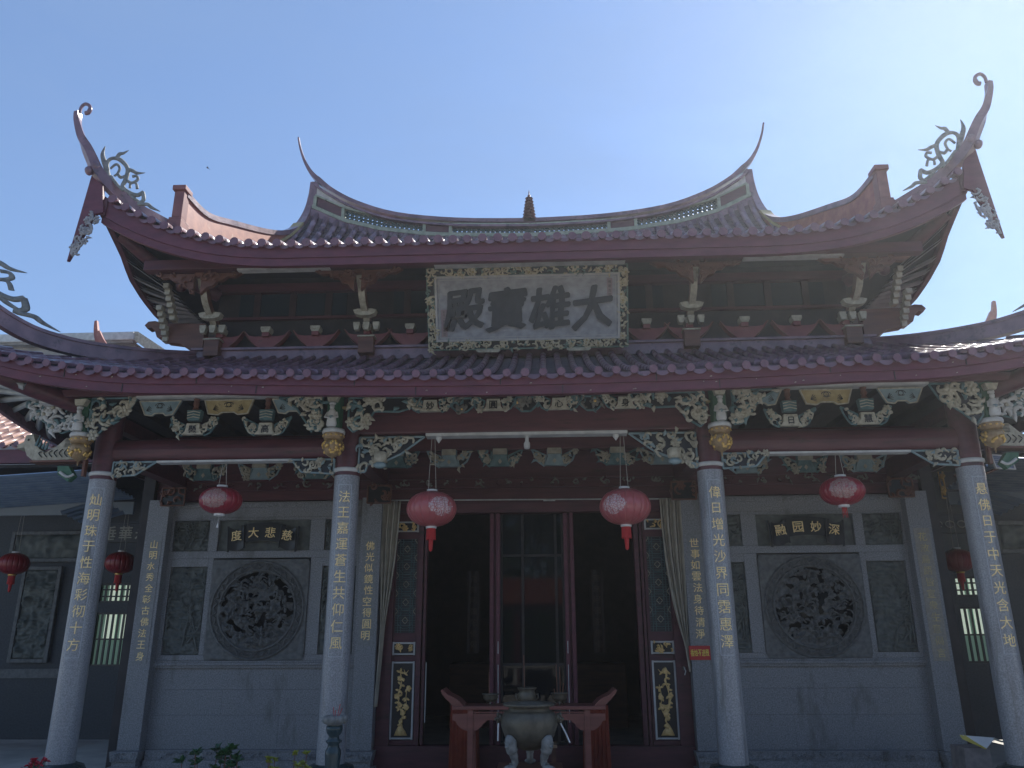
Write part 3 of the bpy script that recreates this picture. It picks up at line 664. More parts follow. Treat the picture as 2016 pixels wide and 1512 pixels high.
# hanging lotus posts
for x in (-6.28,-2.68,2.66,6.28):
    y=-.40
    mb=MB(); mb.lathe([(.115,4.56),(.12,5.1)],(x,y,0),8,0,False); mb.box(x-.02,x+.35*(-1 if x>0 else 1),y-.03,y+.03,4.86,4.89,1)
    hp=mb.build('hanging_post',[green,ochre],hall)
    mb=MB()
    mb.lathe([(.10,4.50),(.155,4.50),(.16,4.53),(.15,4.56),(.10,4.56)],(x,y,0),24,0)
    mb.lathe([(.05,4.40),(.125,4.41),(.145,4.46),(.14,4.50)],(x,y,0),24,1)
    for j in range(12):
        a=j*math.pi/6; mb.ell((x+.138*math.cos(a),y+.138*math.sin(a),4.465),(.022,.022,.014),2,6,4)
    mb.lathe([(.008,4.10),(.012,4.16),(.05,4.18),(.095,4.21),(.125,4.27),(.138,4.33),(.128,4.39),(.09,4.41)],(x,y,0),20,1)
    rd=random.Random(int(x*10))
    for j in range(46):
        a=rd.uniform(0,6.28); z=rd.uniform(4.22,4.38); r_=.05+.09*math.sin((z-4.18)/.22*2.6); mb.ell((x+r_*math.cos(a),y+r_*math.sin(a),z),(.022,.022,.026),2,6,4)
    mb.build('lotus_bud',[white,mat('bud_bronze',(.22,.14,.07),(.36,.25,.13),scale=14,rough=.45,metal=.3,bump=.4),gold],hp)
    # little painted figure standing on the ring
    mb=MB(); yy=y-.15
    mb.lathe([(.06,4.57),(.075,4.60),(.06,4.70),(.07,4.76),(.03,4.82)],(x,yy,0),10,0,sc=(1,.8))
    mb.ell((x,yy-.02,4.70),(.045,.05,.03),1,8,5); mb.ell((x,yy-.01,4.85),(.035,.035,.045),0,8,6); mb.ell((x,yy,4.90),(.05,.04,.03),0,8,5)
    for sg in (-1,1): mb.tube([(x+sg*.06,yy,4.77),(x+sg*.085,yy-.03,4.70),(x+sg*.02,yy-.07,4.68)],[.02,.018,.012],6,0)
    mb.prism([(x-.06,4.93),(x+.06,4.93),(x+.1,5.02),(x-.08,5.02)],yy-.04,yy+.06,2)
    mb.build('painted_figure',[white,bluegreen,cream],hp)
# dragon-carp beam heads at the outer columns
for s in (-1,1):
    X=lambda v:s*v
    y=-.22; mb=MB()
    P=[(X(6.40),4.24),(X(7.05),4.22),(X(7.16),4.30),(X(7.22),4.42),(X(7.32),4.40),(X(7.33),4.46),(X(7.24),4.50),(X(7.22),4.60),(X(7.12),4.62),(X(7.08),4.52),(X(7.0),4.40),(X(6.9),4.34),(X(6.75),4.42),(X(6.62),4.55),(X(6.40),4.58)]
    mb.prism(P,y,y+.16,0)
    for j in range(7):
        xx=6.48+j*.075; mb.tube(smooth_path([(X(xx),y-.01,4.27),(X(xx+.05),y-.015,4.33),(X(xx+.01),y-.01,4.40-.008*j)],4),[.007]*9,5,1)
    for j in range(7): mb.tube([(X(6.44),y-.01,4.43+.02*j),(X(6.62),y-.01,4.43+.02*j)],.004,4,1)
    mb.ell((X(7.17),y-.01,4.53),(.018,.01,.018),1,6,4)
    for j in range(4): mb.tube([(X(7.05-.05*j),y,4.44-.02*j),(X(7.0-.05*j),y-.02,4.60-.03*j)],[.025,.004],5,2)
    mb.box(X(6.4),X(7.1),y-.02,y+.18,4.20,4.225,3)
    mb.build('dragon_beam_head',[cream,ink,teal,brown],hall)
    mb=MB(); P=[(X(6.45),5.0),(X(7.2),5.05),(X(7.05),4.85),(X(6.85),4.72),(X(6.65),4.60),(X(6.45),4.66)]
    carve(mb,P,-.30,90+s,n=26,r=.10,mats=(0,1,2),flowers=4); mb.build('carved_spandrel',[white,teal,cream],hall)
    mb=MB(); mb.prism([(X(6.52),4.14),(X(6.68),4.14),(X(6.66),4.02),(X(6.56),3.96),(X(6.50),3.92),(X(6.42),4.0)],y,y+.1,0); mb.tube(smooth_path([(X(6.42),y,4.02),(X(6.5),y-.02,3.98),(X(6.62),y-.02,4.05)],4),.02,6,1)
    mb.box(X(6.31),X(6.35),y+.05,y+.12,4.0,4.25,2)
    mb.build('carved_corbel',[green,white,brown],hall)
    mb=MB()
    mb.tube([(X(6.3),-.2,4.95),(X(6.9),-.75,5.15),(X(7.35),-1.15,5.3)],[.12,.13,.11],10,0); mb.ell((X(7.38),-1.18,5.31),(.13,.13,.13),0,10,8)
    mb.build('corner_rafter_beam',redwood,hall)
    mb=MB(); mb.box(X(6.9),X(6.55),-.55,-.40,4.98,5.02); mb.build('beam_trim',white,hall)

# ------------------------------------------------------------------ roofs
def rows(mb, xs, ystart, yend, zf, r, m=0, seg=.27, capm=1, T=None):
    """half-round tile rows running up the slope"""
    T=T or (lambda p:p); r0,ys0=r,ystart
    for x in xs:
        ye=yend(x)
        if ye-ystart<.12: continue
        jr=random.Random(int(x*977)+int(r*1e4)); x=x+jr.uniform(-.010,.010); r=r0*jr.uniform(.95,1.05); ystart=ys0+jr.uniform(-.02,.015); dzj=jr.uniform(-.006,.006)
        n=max(2,int((ye-ystart)/seg)); vs=[]; K=8; ring=[]
        ylist=[]
        for i in range(n):
            a=ystart+(ye-ystart)*i/n; b=ystart+(ye-ystart)*(i+1)/n
            ylist += [(a,r*1.02),(a+.015,r*1.02),(a+.016,r),(b-.001,r*.995)]
        for (yy,rr) in ylist:
            z=zf(x,yy)+dzj+jr.uniform(-.0008,.0008)
            for j in range(K+1):
                an=math.pi*j/K*1.16-.08*math.pi; vs.append(T((x+rr*math.cos(an),yy,z+rr*math.sin(an)*1.05+.02)))
        M=len(ylist); mb.add(vs,[(i*(K+1)+j,(i+1)*(K+1)+j,(i+1)*(K+1)+j+1,i*(K+1)+j+1) for i in range(M-1) for j in range(K)],m,True)
        # round end tile
        z=zf(x,ystart)+dzj; q=10
        e=[T((x+r*1.07*math.cos(2*math.pi*j/q),ystart-.008,z+.02+r*1.07*math.sin(2*math.pi*j/q))) for j in range(q)]
        e2=[T((x+r*1.07*math.cos(2*math.pi*j/q),ystart+.03,z+.02+r*1.07*math.sin(2*math.pi*j/q))) for j in range(q)]
        mb.add(e+e2,[tuple(range(q))[::-1] if False else tuple(range(q))]+[(j,j+q,(j+1)%q+q,(j+1)%q) for j in range(q)],capm)
def drips(mb, xs, pitch, ystart, zf, m=0, T=None, h=.075):
    T=T or (lambda p:p)
    for x in xs:
        x=x+pitch/2; z0=zf(x,ystart); vs=[];K=8
        for k in range(K+1):
            u=k/K*2-1; vs.append(T((x+u*pitch*.46,ystart+.005,z0+.012-.02*(1-u*u)))); vs.append(T((x+u*pitch*.46,ystart-.012,z0-.005-h*(1-u*u)**.8)))
        mb.add(vs,[(2*k,2*k+1,2*k+3,2*k+2) for k in range(K)],m,True)
        # pan tile edge lines up the slope are carried by the deck mesh
def eave_band(mb, x0, x1, n, y, zbot, ztop, th, m=0, T=None, groove=None):
    T=T or (lambda p:p)
    vs=[];fs=[]
    for i in range(n+1):
        x=x0+(x1-x0)*i/n; b,t=zbot(x),ztop(x)
        vs+= [T((x,y,b)),T((x,y,t)),T((x,y+th,t)),T((x,y+th,b))]
    for i in range(n):
        for j in range(4): fs.append((i*4+j,i*4+(j+1)%4,(i+1)*4+(j+1)%4,(i+1)*4+j))
    fs+=[(0,1,2,3),tuple(n*4+j for j in (3,2,1,0))]
    mb.add(vs,fs,m)
def pans(mb, fn, x0, x1, pitch, ny, y0, yend, m=0, T=None):
    """overlapping flat pan tiles : stepped deck"""
    T=T or (lambda p:p)
    n=int(round((x1-x0)/pitch))
    for i in range(n):
        a=x0+i*pitch; b=a+pitch; xm=(a+b)/2; ye=yend(xm)
        if ye-y0<.1: continue
        k=max(2,int((ye-y0)/.13)); vs=[]; fs=[]
        for j in range(k):
            ya=y0+(ye-y0)*j/k; yb=y0+(ye-y0)*(j+1)/k
            for (x,yy,dz) in ((a,ya,.0),(xm,ya,-.022),(b,ya,.0),(a,yb,-.028),(xm,yb,-.05),(b,yb,-.028)): vs.append(T((x,yy,fn(x,yy)+dz-.012)))
            o=j*6; fs+=[(o,o+1,o+4,o+3),(o+1,o+2,o+5,o+4)]
            if j: fs+=[(o-3,o-2,o+1,o),(o-2,o-1,o+2,o+1)]
        mb.add(vs,fs,2)
# ---- lower roof
pantile=mat('pan_tile',(.05,.028,.036),(.10,.055,.066),scale=8,rough=.45,dirt=((.05,.05,.04),6,.56))
PX,DY0,DY1=8.1,-1.35,1.9
liftl=lambda x:.031*max(0,abs(x)-4.3)**2.3+.0055*min(abs(x),4.2)**2
def zl(x,y):
    t=(y-DY0)/(DY1-DY0); return 5.02+1.42*(.75*t+.25*t*t)+liftl(x)*(1-.6*t)
hipl=lambda x: DY1 if abs(x)<5.8 else DY1-(abs(x)-5.8)*(DY1-DY0)/(PX-5.8)
p=.235; xs=[.02+p*i for i in range(-34,35)]
mb=MB(); pans(mb,zl,.02-p*34.5-p/2+p/2,8.1,p,0,DY0+.01,hipl)
rows(mb,xs,DY0-.04,hipl,zl,.051,seg=.30); drips(mb,xs,p,DY0-.0,zl)
lroof=mb.build('lower_roof',[tile,tilecap,pantile],hall)
mb=MB(); mb.grid(lambda u,v:(-8.0+16*u,DY0+.12+(hipl(-8.0+16*u)-DY0-.12)*v,zl(-8.0+16*u,DY0+.12+(hipl(-8.0+16*u)-DY0-.12)*v)-.085),64,8); mb.build('roof_deck',dark,lroof)
tag(lroof,'lower skirt roof of purple-red glazed tile rows')
mb=MB(); 
eave_band(mb,-8.08,8.08,90,DY0+.03,lambda x:zl(x,DY0)-.14,lambda x:zl(x,DY0)-.012,.10)
eave_band(mb,-8.08,8.08,90,DY0+.055,lambda x:zl(x,DY0)-.26,lambda x:zl(x,DY0)-.14,.09)
for k,x in enumerate((-6.1,-4.3,-2.2,-.3,1.7,3.9,5.6)): mb.box(x,x+.012,DY0+.022,DY0+.03,zl(x,DY0)-.135,zl(x,DY0)-.02,1); mb.box(x+.8,x+.812,DY0+.047,DY0+.055,zl(x+.8,DY0)-.255,zl(x+.8,DY0)-.145,1)
rd=random.Random(9)
for k in range(26):
    x=rd.uniform(-6.5,6.5); w_=rd.uniform(.01,.035); zb_=zl(x,DY0)-.25+rd.choice((0,.01,.12))+rd.random()*.08; mb.prism([(x,zb_),(x+w_,zb_+.004),(x+w_*.8,zb_+.014),(x+w_*.3,zb_+.010)],DY0+.022 if zb_>zl(x,DY0)-.14 else DY0+.048,DY0+.06,2)
mb.build('eave_fascia',[red,dark,cream],lroof)
mb=MB() # soffit with rafter laths
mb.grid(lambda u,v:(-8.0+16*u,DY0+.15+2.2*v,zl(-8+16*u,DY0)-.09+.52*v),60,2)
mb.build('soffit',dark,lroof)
mb=MB()
for s in (-1,1):
    for i in range(9):
        a=i/8; bx,by=s*(6.9+.25*a),-.9+.9*a; ex,ey=s*(8.0),DY0+.25+a*2.6
        z0=5.12; z1=zl(8.0-.5*a,DY0)-.35*a-.2
        mb.tube([(bx,by,z0),(ex,ey,z1)],.055,4,0)
mb.build('corner_rafter',mat('pale_rafter',(.24,.26,.27),(.34,.36,.36),scale=6),lroof)
# side slopes of the skirt (running back along the building)
for s in (-1,1):
    T=lambda q,s=s:(s*(8.1-(q[1]-DY0)*(2.3/3.25)), 5.3+q[0]*1.0, q[2])
    # local x runs along building depth (-6.65..6.65), local y up the slope
    sl2=lambda x:.031*max(0,abs(x)-2.85)**2.3+.097
    zs=lambda x,y: 5.02+1.42*(.75*((y-DY0)/3.25)+.25*((y-DY0)/3.25)**2)+sl2(x)*(1-.6*(y-DY0)/3.25)
    hs=lambda x: DY1 if abs(x)<3.4 else DY1-(abs(x)-3.4)
    mb=MB(); xs2=[p*i for i in range(-27,28)]
    pans(mb,zs,-6.58,6.6,p,0,DY0+.01,hs,T=T); rows(mb,xs2,DY0-.03,hs,zs,.052,T=T,seg=.4)
    eave_band(mb,-6.6,6.6,40,DY0+.03,lambda x:zs(x,DY0)-.2,lambda x:zs(x,DY0)-.012,.1,T=T,m=0)
    mb.build('side_tiles',[tile,tilecap,pantile],lroof)
    mb=MB(); mb.grid(lambda u,v:T((-6.5+13*u,DY0+.1+(hs(-6.5+13*u)-DY0-.1)*v,zs(-6.5+13*u,DY0+.1+(hs(-6.5+13*u)-DY0-.1)*v)-.085)),50,8); mb.build('roof_deck',dark,lroof)
# ridge where the skirt meets the upper wall, and hip ridges
mb=MB(); ribbon(mb,[(x,1.86,6.60+liftl(x)*.12) for x in [-5.9+11.8*i/30 for i in range(31)]],[.22]*31,.16); 
ribbon(mb,[(x,1.84,6.615+liftl(x)*.12) for x in [-5.9+11.8*i/30 for i in range(31)]],[.04]*31,.22)
mb.build('wall_ridge',tile,lroof)
for s in (-1,1):
    path=smooth_path([(s*5.80,1.95,6.62),(s*6.30,1.2,6.40),(s*6.75,.58,6.27),(s*7.10,.06,6.21),(s*7.45,-.42,6.27),(s*7.80,-.95,6.55),(s*8.12,-1.35,7.15),(s*8.35,-1.5,7.9),(s*8.42,-1.5,8.4)],5)
    n=len(path); mb=MB(); ribbon(mb,path,[.24 if i<n*.55 else .24-.17*(i/n-.55)/.45 for i in range(n)],.13)
    ribbon(mb,[q+Vector((0,0,.015)) for q in path],[.05]*n,.17)
    mb.build('hip_ridge',tile,lroof)

# ---- ornament scrolls that stand on the hip ridges
STR=[([(-6.99,9.2),(-7.09,9.47),(-7.14,9.62),(-7.12,9.78)],(.03,.045,.035,.004)),
([(-6.99,9.18),(-7.04,9.43),(-6.98,9.54),(-6.84,9.52),(-6.69,9.35),(-6.69,9.14),(-6.72,9.0),(-6.59,8.89),(-6.46,8.85),(-6.37,8.92)],(.05,.035,.03,.04,.035,.04,.035,.035,.04,.03)),
([(-6.91,9.53),(-6.86,9.63),(-6.80,9.65),(-6.72,9.71)],(.03,.035,.025,.003)),
([(-6.70,9.35),(-6.60,9.31),(-6.52,9.27),(-6.39,9.28)],(.03,.035,.03,.003)),
([(-6.97,9.34),(-6.89,9.43),(-6.82,9.36),(-6.84,9.25),(-6.89,9.20)],(.02,.024,.024,.022,.02)),
([(-6.84,9.25),(-6.78,9.18),(-6.70,9.22)],(.025,.03,.02)),
([(-6.69,9.14),(-6.59,9.08),(-6.50,9.14),(-6.52,9.21),(-6.59,9.20)],(.03,.026,.026,.024,.028)),
([(-6.48,8.97),(-6.52,9.08),(-6.60,9.06),(-6.60,8.98)],(.025,.022,.02,.022)),
([(-6.38,8.91),(-6.35,8.76),(-6.42,8.68),(-6.28,8.68),(-6.20,8.62),(-6.05,8.55)],(.03,.035,.03,.035,.03,.004)),
([(-6.62,8.9),(-6.50,8.78),(-6.40,8.72)],(.02,.03,.02)),([(-6.95,9.2),(-6.80,9.02),(-6.70,8.93)],(.03,.025,.03))]
def ornament(T,parent):
    mb=MB()
    for pts,rs in STR:
        k=5; sp_=smooth_path([(x,0,z) for x,z in pts],k); rr=[interp(list(enumerate(rs)),i/k) for i in range(len(sp_))]
        rr=[max(.003,q) for q in rr]; o=MB(); o.tube(sp_,rr,7,0); o.xf(lambda q:T((q[0],q[1]*.7,q[2]))); mb.add(o.v,o.f,0,True)
    return mb.build('ridge_scroll',mat('scroll_plaster',(.11,.12,.12),(.24,.25,.24),scale=14,rough=.6,bump=.3,dirt=((.10,.11,.10),8,.56)),parent)
for s in (-1,1):
    # lower roof: stands on the hip ridge, following it in plan
    def T(q,s=s):
        x=(q[0]+6.05)*1.13; z=(q[2]-8.55)*1.13; return (s*(6.83-x), -.0+q[1]+x*.8*.6, 6.33+z*1.0)
    ornament(lambda q,s=s:(s*(7.07-(q[0]+6.05)*1.12), -.1+(q[0]+6.05)*1.3+q[1], 6.24+(q[2]-8.55)*1.08+.16*(q[0]+6.05)*0),lroof)
# ---- upper roof
UX,UY0=7.0,.2
lowe=lambda x: interp([(-5.0,11.28),(-4.91,11.24),(-4.24,10.90),(-3.4,10.66),(-2.34,10.50),(-1.76,10.46),(0,10.40)],-abs(x))
liftu=lambda x:.052*max(0,abs(x)-3.6)**2.45
def fu(y):
    t=(y-UY0)/4.8; return 2.65*(.55*t+.45*t*t)
def zu(x,y):
    t=max(0,min(1,(y-UY0)/4.8)); return 7.79+fu(y)+liftu(x)*max(0,1-.12*(y-UY0)-.2*min(1,(y-UY0)))*(1 if abs(x)>5.8 else 1-t**2)+(lowe(max(-5,-abs(x)))-10.48)*t**7
hipu=lambda x: 5.0 if abs(x)<5.1 else 5-(abs(x)-5.1)*4.4/.72 if abs(x)<5.6 else (UY0+(UX-abs(x))/.647 if abs(x)>5.9 else 1.9)
p2=.235; xs=[.04+p2*i for i in range(-29,30)]
mb=MB(); pans(mb,zu,.04-p2*29.5,6.95,p2,0,UY0+.01,hipu); rows(mb,xs,UY0-.04,hipu,zu,.066); drips(mb,xs,p2,UY0,zu)
uroof=mb.build('upper_roof',[tile,tilecap,pantile],hall)
mb=MB(); mb.grid(lambda u,v:(-6.9+13.8*u,UY0+.12+(hipu(-6.9+13.8*u)-UY0-.12)*v,zu(-6.9+13.8*u,UY0+.12+(hipu(-6.9+13.8*u)-UY0-.12)*v)-.085),64,10); mb.build('roof_deck',dark,uroof)
tag(uroof,'upper hip-and-gable roof with curved swallowtail ridges')
mb=MB()
ub=lambda x:7.44+.86*liftu(x); 
eave_band(mb,-6.98,6.98,90,UY0+.03,lambda x:ub(x)+.13,lambda x:zu(x,UY0)-.012,.10)
eave_band(mb,-6.96,6.96,90,UY0+.055,lambda x:ub(x),lambda x:ub(x)+.13,.09)
mb.build('eave_fascia',red,uroof)
# side eaves
SB=[(0,.98),(.1,.95),(.75,.62),(1.1,.35),(1.6,.18),(2.1,.08),(3,.02),(4.8,0)]
sidez=lambda Y: interp(SB,min(Y-.2,9.8-Y))
for s in (-1,1):
    T=lambda q,s=s:(s*(7.0-(q[1])), 5.0+q[0], q[2])
    zs=lambda x,y: 7.75+sidez(5+x)*1.0*(1-.4*y)+y*.62
    hs=lambda x: min(1.15,(4.8-abs(x))*.66+.01)
    mb=MB(); pans(mb,zs,-4.7,4.7,p2,0,.01,hs,T=T); rows(mb,[p2*i for i in range(-19,20)],-.03,hs,zs,.056,T=T,seg=.35)
    mb.build('side_tiles',[tile,tilecap,pantile],uroof)
    mb=MB(); eave_band(mb,-4.8,4.8,50,.03,lambda x:7.44+sidez(5+x),lambda x:7.74+sidez(5+x),.09,T=T); mb.build('side_fascia',[redwood],uroof)
    # gable wall under the main ridge end
    mb=MB(); P=[(5.0-3.3,8.2),(5.0+3.3,8.2),(5.0,10.4)]; mb.prism(P,0,.15); mb.xf(lambda q,s=s:(s*(5.2+q[1]),q[0],q[2])); mb.build('gable_wall',ridgered,uroof)
    # soffit corner: pale rafter laths
    mb=MB()
    for i in range(15):
        Y=.55+i*.27; zz=7.46+sidez(Y)
        x0,x1=6.88,6.28
        yb=1.35+(Y-.55)*.62; zb=7.62+.12*max(0,(5-i)/5)
        mb.add([(s*x0,Y-.095,zz+.02),(s*x0,Y+.095,zz+.02),(s*x1,yb+.075,zb-.06),(s*x1,yb-.075,zb-.06)],[(0,1,2,3)] ,0)
        mb.add([(s*x0,Y-.095,zz+.06),(s*x0,Y+.095,zz+.06),(s*x1,yb+.075,zb),(s*x1,yb-.075,zb)],[(3,2,1,0)],0)
    mb.build('corner_rafter',mat('pale_rafter',(.1,.1,.1)),uroof)
# rear slope (simple, seen only from aside)
mb=MB(); mb.grid(lambda u,v:(-5.6+11.2*u,5+4.7*v,10.38-(fu(5)-fu(5-4.7*v)) ),20,10); mb.build('rear_slope',tile,uroof)
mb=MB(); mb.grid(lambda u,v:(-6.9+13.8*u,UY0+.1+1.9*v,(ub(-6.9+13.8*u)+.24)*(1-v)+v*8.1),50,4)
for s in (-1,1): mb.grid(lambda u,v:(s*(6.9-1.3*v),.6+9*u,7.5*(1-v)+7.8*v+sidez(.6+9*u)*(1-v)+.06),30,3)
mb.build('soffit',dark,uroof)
# main ridge
TOP=[(-5.52,13.20),(-5.47,12.96),(-5.40,12.72),(-5.30,12.46),(-5.15,12.18),(-4.96,11.95),(-4.64,11.69),(-4.02,11.32),(-3.06,10.98),(-1.65,10.79),(0,10.73)]
top=lambda x: interp(TOP,-abs(x))
mb=MB()
half=smooth_path([(x,5,z) for x,z in TOP],4); full=half+[Vector((-q.x,5,q.z)) for q in half[::-1][1:]]
nf=len(full)
def hh(q):
    a=abs(q.x); return .09 if a<4.6 else min(.125,.09+.1*(a-4.6)) if a<4.95 else max(.03,.125-.16*(a-4.95))
ribbon(mb,full,[hh(q) for q in full],[.20 if abs(q.x)<4.9 else max(.05,.2-.22*(abs(q.x)-4.9)) for q in full],0)
ribbon(mb,[q+Vector((0,0,-.085)) for q in full if abs(q.x)<5.0],[.05]*len([1 for q in full if abs(q.x)<5.0]),.26,0)
mr=mb.build('main_ridge',tile,uroof)
up_=lambda x: top(x)-.13
def slab(x0,x1,zb,zt,y0,y1,m,name,mt,par=mr,n=None):
    mb=MB(); n=n or max(2,int((x1-x0)/.2)); vs=[];fs=[]
    for i in range(n+1):
        x=x0+(x1-x0)*i/n; vs+=[(x,y0,zb(x)),(x,y0,zt(x)),(x,y1,zt(x)),(x,y1,zb(x))]
    for i in range(n):
        for j in range(4): fs.append((i*4+j,i*4+(j+1)%4,(i+1)*4+(j+1)%4,(i+1)*4+j))
    fs+=[(0,1,2,3),tuple(n*4+j for j in (3,2,1,0))]
    mb.add(vs,fs,0); return mb.build(name,mt,par)
for s in (-1,1):
    mb=MB(); mb.prism([(s*4.90,11.15),(s*5.07,11.2),(s*5.09,11.9),(s*4.98,11.96),(s*4.90,11.86)],4.93,5.07); mb.build('ridge_stem',tile,mr)
rowz=lambda x: max(lowe(x)+.27,0)
for s in (-1,1):
    f=lambda a,b:(min(s*a,s*b),max(s*a,s*b))
    a,b=f(1.9,4.93); slab(a,b,lambda x:min(up_(x)-.001,lowe(x)+.33),up_,4.92,5.08,0,'ridge_tile_band',ridgegrey)
    a,b=f(4.32,4.93); slab(a,b,lambda x:lowe(x)+.06,lambda x:lowe(x)+.30,4.93,5.07,0,'red_ridge_panel',redwood)
    a,b=f(1.82,2.36); slab(a,b,lambda x:lowe(x)+.05,lambda x:lowe(x)+.26,4.93,5.07,0,'red_ridge_panel',redwood)
rgreen=mat('ridge_moulding_paint',(.20,.23,.17),(.32,.34,.26),scale=9,rough=.6,dirt=((.12,.12,.10),6,.57))
slab(-5.0,5.0,lambda x:lowe(x)-.06,lambda x:lowe(x)+.03,4.88,5.12,0,'ridge_base',rgreen,n=50)
slab(-4.95,4.95,lambda x:lowe(x)+.29,lambda x:min(up_(x)+.01,lowe(x)+.335),4.90,5.10,0,'ridge_moulding',rgreen,n=50)
slab(-5.1,5.1,lambda x:lowe(x)-.35,lambda x:lowe(x)-.06,4.9,5.1,0,'ridge_foot',tile,n=50)
for xv in (-4.95,-4.28,-2.39,-1.79,1.79,2.39,4.28,4.95):
    mb=MB(); mb.box(xv-.035,xv+.035,4.9,5.1,lowe(xv)+.03,lowe(xv)+.29); mb.build('ridge_stud',rgreen,mr)
# pierced lattice in the ridge: discs with gaps
for (a,b) in ((-4.24,-2.43),(-1.75,-.02),(.02,1.75),(2.43,4.24)):
    mb=MB(); n=int((b-a)/.105)
    for i in range(n+1):
        x=a+(b-a)*i/n; z0,z1=lowe(x)+.03,lowe(x)+.29
        for k in range(3):
            zc=z0+(k+.5)*(z1-z0)/3
            for sg in (-1,1):
                mb.tube([(x-.052,5,zc-.043*sg),(x,5,zc+.0*sg),(x+.052,5,zc+.043*sg)],.021,4,0,caps=False)
        mb.tube([(x+.05,5,z0),(x+.05,5,z1)],.018,4,0,caps=False)
    mb.build('pierced_lattice',mat('lattice_glaze',(.03,.06,.065),(.06,.10,.10),scale=9,rough=.4),mr)
# ridge swallowtail stems: outer face running down to the gable ridges
for s in (-1,1):
    P=[(.05,8.72,.72),(.4,8.98,.72),(.7,9.07,.72),(1.2,9.06,.6),(1.95,9.28,.52),(3.2,9.75,.46),(4.0,10.17,.42),(4.6,10.66,.40),(4.9,11.2,.36),(5.0,11.7,.30),(5.0,12.0,.2)]
    xv=lambda y: 5.10+.72*(5-y)/4.4
    ys=[.6,1.2,1.95,3.2,4.0,4.55,4.85,5.0,5.02]; zt=[9.04,9.0,9.26,9.75,10.17,10.62,11.08,11.55,12.0]
    pth=smooth_path([(s*xv(y),y,z) for y,z in zip(ys,zt)],6); n=len(pth)
    mb=MB(); ribbon(mb,pth,[.10 if q.z<11.2 else .10-.06*(q.z-11.2)/.8 for q in pth],[.20 if q.z<10.8 else .20-.12*(q.z-10.8)/1.2 for q in pth],1)
    vs=[];fs=[]
    for i,q in enumerate(pth):
        h=min(.62,max(.3,q.z-(zu(5.4,min(q.y,5))-.1))) if q.y<4.7 else .45
        for a in (-1,1): vs += [(q.x+a*.07,q.y,q.z-.06),(q.x+a*.07,q.y,q.z-h-.25)]
    for i in range(n-1):
        o=i*4; fs+=[(o,o+1,o+5,o+4),(o+2,o+6,o+7,o+3),(o+1,o+3,o+7,o+5)]
    mb.add(vs,fs,0); 
    ribbon(mb,[Vector((q.x,q.y,zu(5.4,q.y)+.16)) for q in pth if q.y<4.6],[.05]*len([1 for q in pth if q.y<4.6]),.24,2)
    gr=mb.build('gable_ridge',[ridgered,tile,ochre],uroof)
    mb=MB(); x=s*xv(.6)
    mb.box(x-.085,x+.085,.46,.66,8.50,9.0); mb.box(x-.115,x+.115,.42,.70,9.0,9.09); mb.box(x-.11,x+.11,.42,.72,8.43,8.48); mb.box(x-.12,x+.12,.40,1.0,8.1,8.43)
    mb.build('ridge_end_block',mat('end_block_maroon',(.15,.045,.05),(.22,.08,.075),scale=6,rough=.45),gr,bevel=.012)
    # hip ridge with curled tip
    HP=[(5.85,1.95,8.98),(6.02,1.6,8.78),(6.36,1.2,8.86),(6.51,.95,8.88),(6.70,.65,8.93),(7.0,.25,9.18),(7.13,.1,9.43),(7.23,0,9.65),(7.34,-.03,9.85),(7.42,-.05,10.06),(7.46,-.05,10.24)]
    HP=[(s*a,b,c) for a,b,c in HP]; pp=smooth_path(HP,4); n=len(pp)
    mb=MB(); ribbon(mb,pp,[.34-.28*(i/n)**.8 if i>n*.3 else .24 for i in range(n)],.12)
    cu=[(7.46,10.24),(7.45,10.34),(7.40,10.40),(7.33,10.38),(7.29,10.31),(7.31,10.23),(7.36,10.22)]
    mb.tube(smooth_path([(s*a,-.05,b) for a,b in cu],4),[.026]*9+[.030]*8+[.036]*8,8)
    mb.ell((s*7.13,.1,9.28),(.085,.10,.11),0,8,6); mb.ell((s*7.19,.06,9.17),(.065,.08,.08),0,8,6)
    hr=mb.build('hip_ridge',tile,uroof)
    ornament(lambda q,s=s:(-s*q[0],.32+q[1]-(abs(q[0])-6.5)*.1,q[2]),uroof)
    # carved verge board hanging at the corner
    mb=MB(); P=[(7.16,9.15),(7.02,8.95),(6.90,8.62),(6.93,8.36),(6.99,8.42),(7.08,8.62),(7.30,7.66),(7.34,7.58),(7.27,8.1)]
    mb.prism([(s*7.20,9.15),(s*6.98,8.95),(s*6.90,8.45),(s*7.02,8.42),(s*7.33,7.60),(s*7.345,7.58),(s*7.27,8.3)],.16,.22,0)
    mb.tube([(s*7.2,.19,9.1),(s*7.35,.19,7.58)],.022,5,0)
    mb.build('verge_board',red,uroof)
    mb=MB(); P=[(s*7.12,8.42),(s*6.93,8.40),(s*7.0,8.1),(s*7.10,7.78),(s*7.22,7.66),(s*7.30,7.62),(s*7.26,7.9)]
    carve(mb,P,.15,77+s,n=22,r=.075,mats=(0,0,0),back=False,frame=False,flowers=3)
    mb.build('verge_scroll',mat('verge_grey',(.20,.20,.22),(.34,.34,.36),scale=12,rough=.6,dirt=((.10,.10,.11),9,.56)),uroof)
# pagoda finial
mb=MB(); mb.box(-.13,.13,4.9,5.1,10.7,10.82)
for i in range(7):
    z=10.82+i*.082; r=.130-.009*i
    mb.lathe([(r*.62,z),(r*.58,z+.05),(r*1.15,z+.052),(r*1.25,z+.062),(r*.6,z+.085)],(0,5,0),8,0,False)
mb.lathe([(.05,11.39),(.03,11.42),(.04,11.45),(.012,11.48),(.016,11.52),(.003,11.6)],(0,5,0),8,0)
mb.build('pagoda_finial',mat('pagoda_clay',(.10,.05,.055),(.17,.09,.09)),uroof)

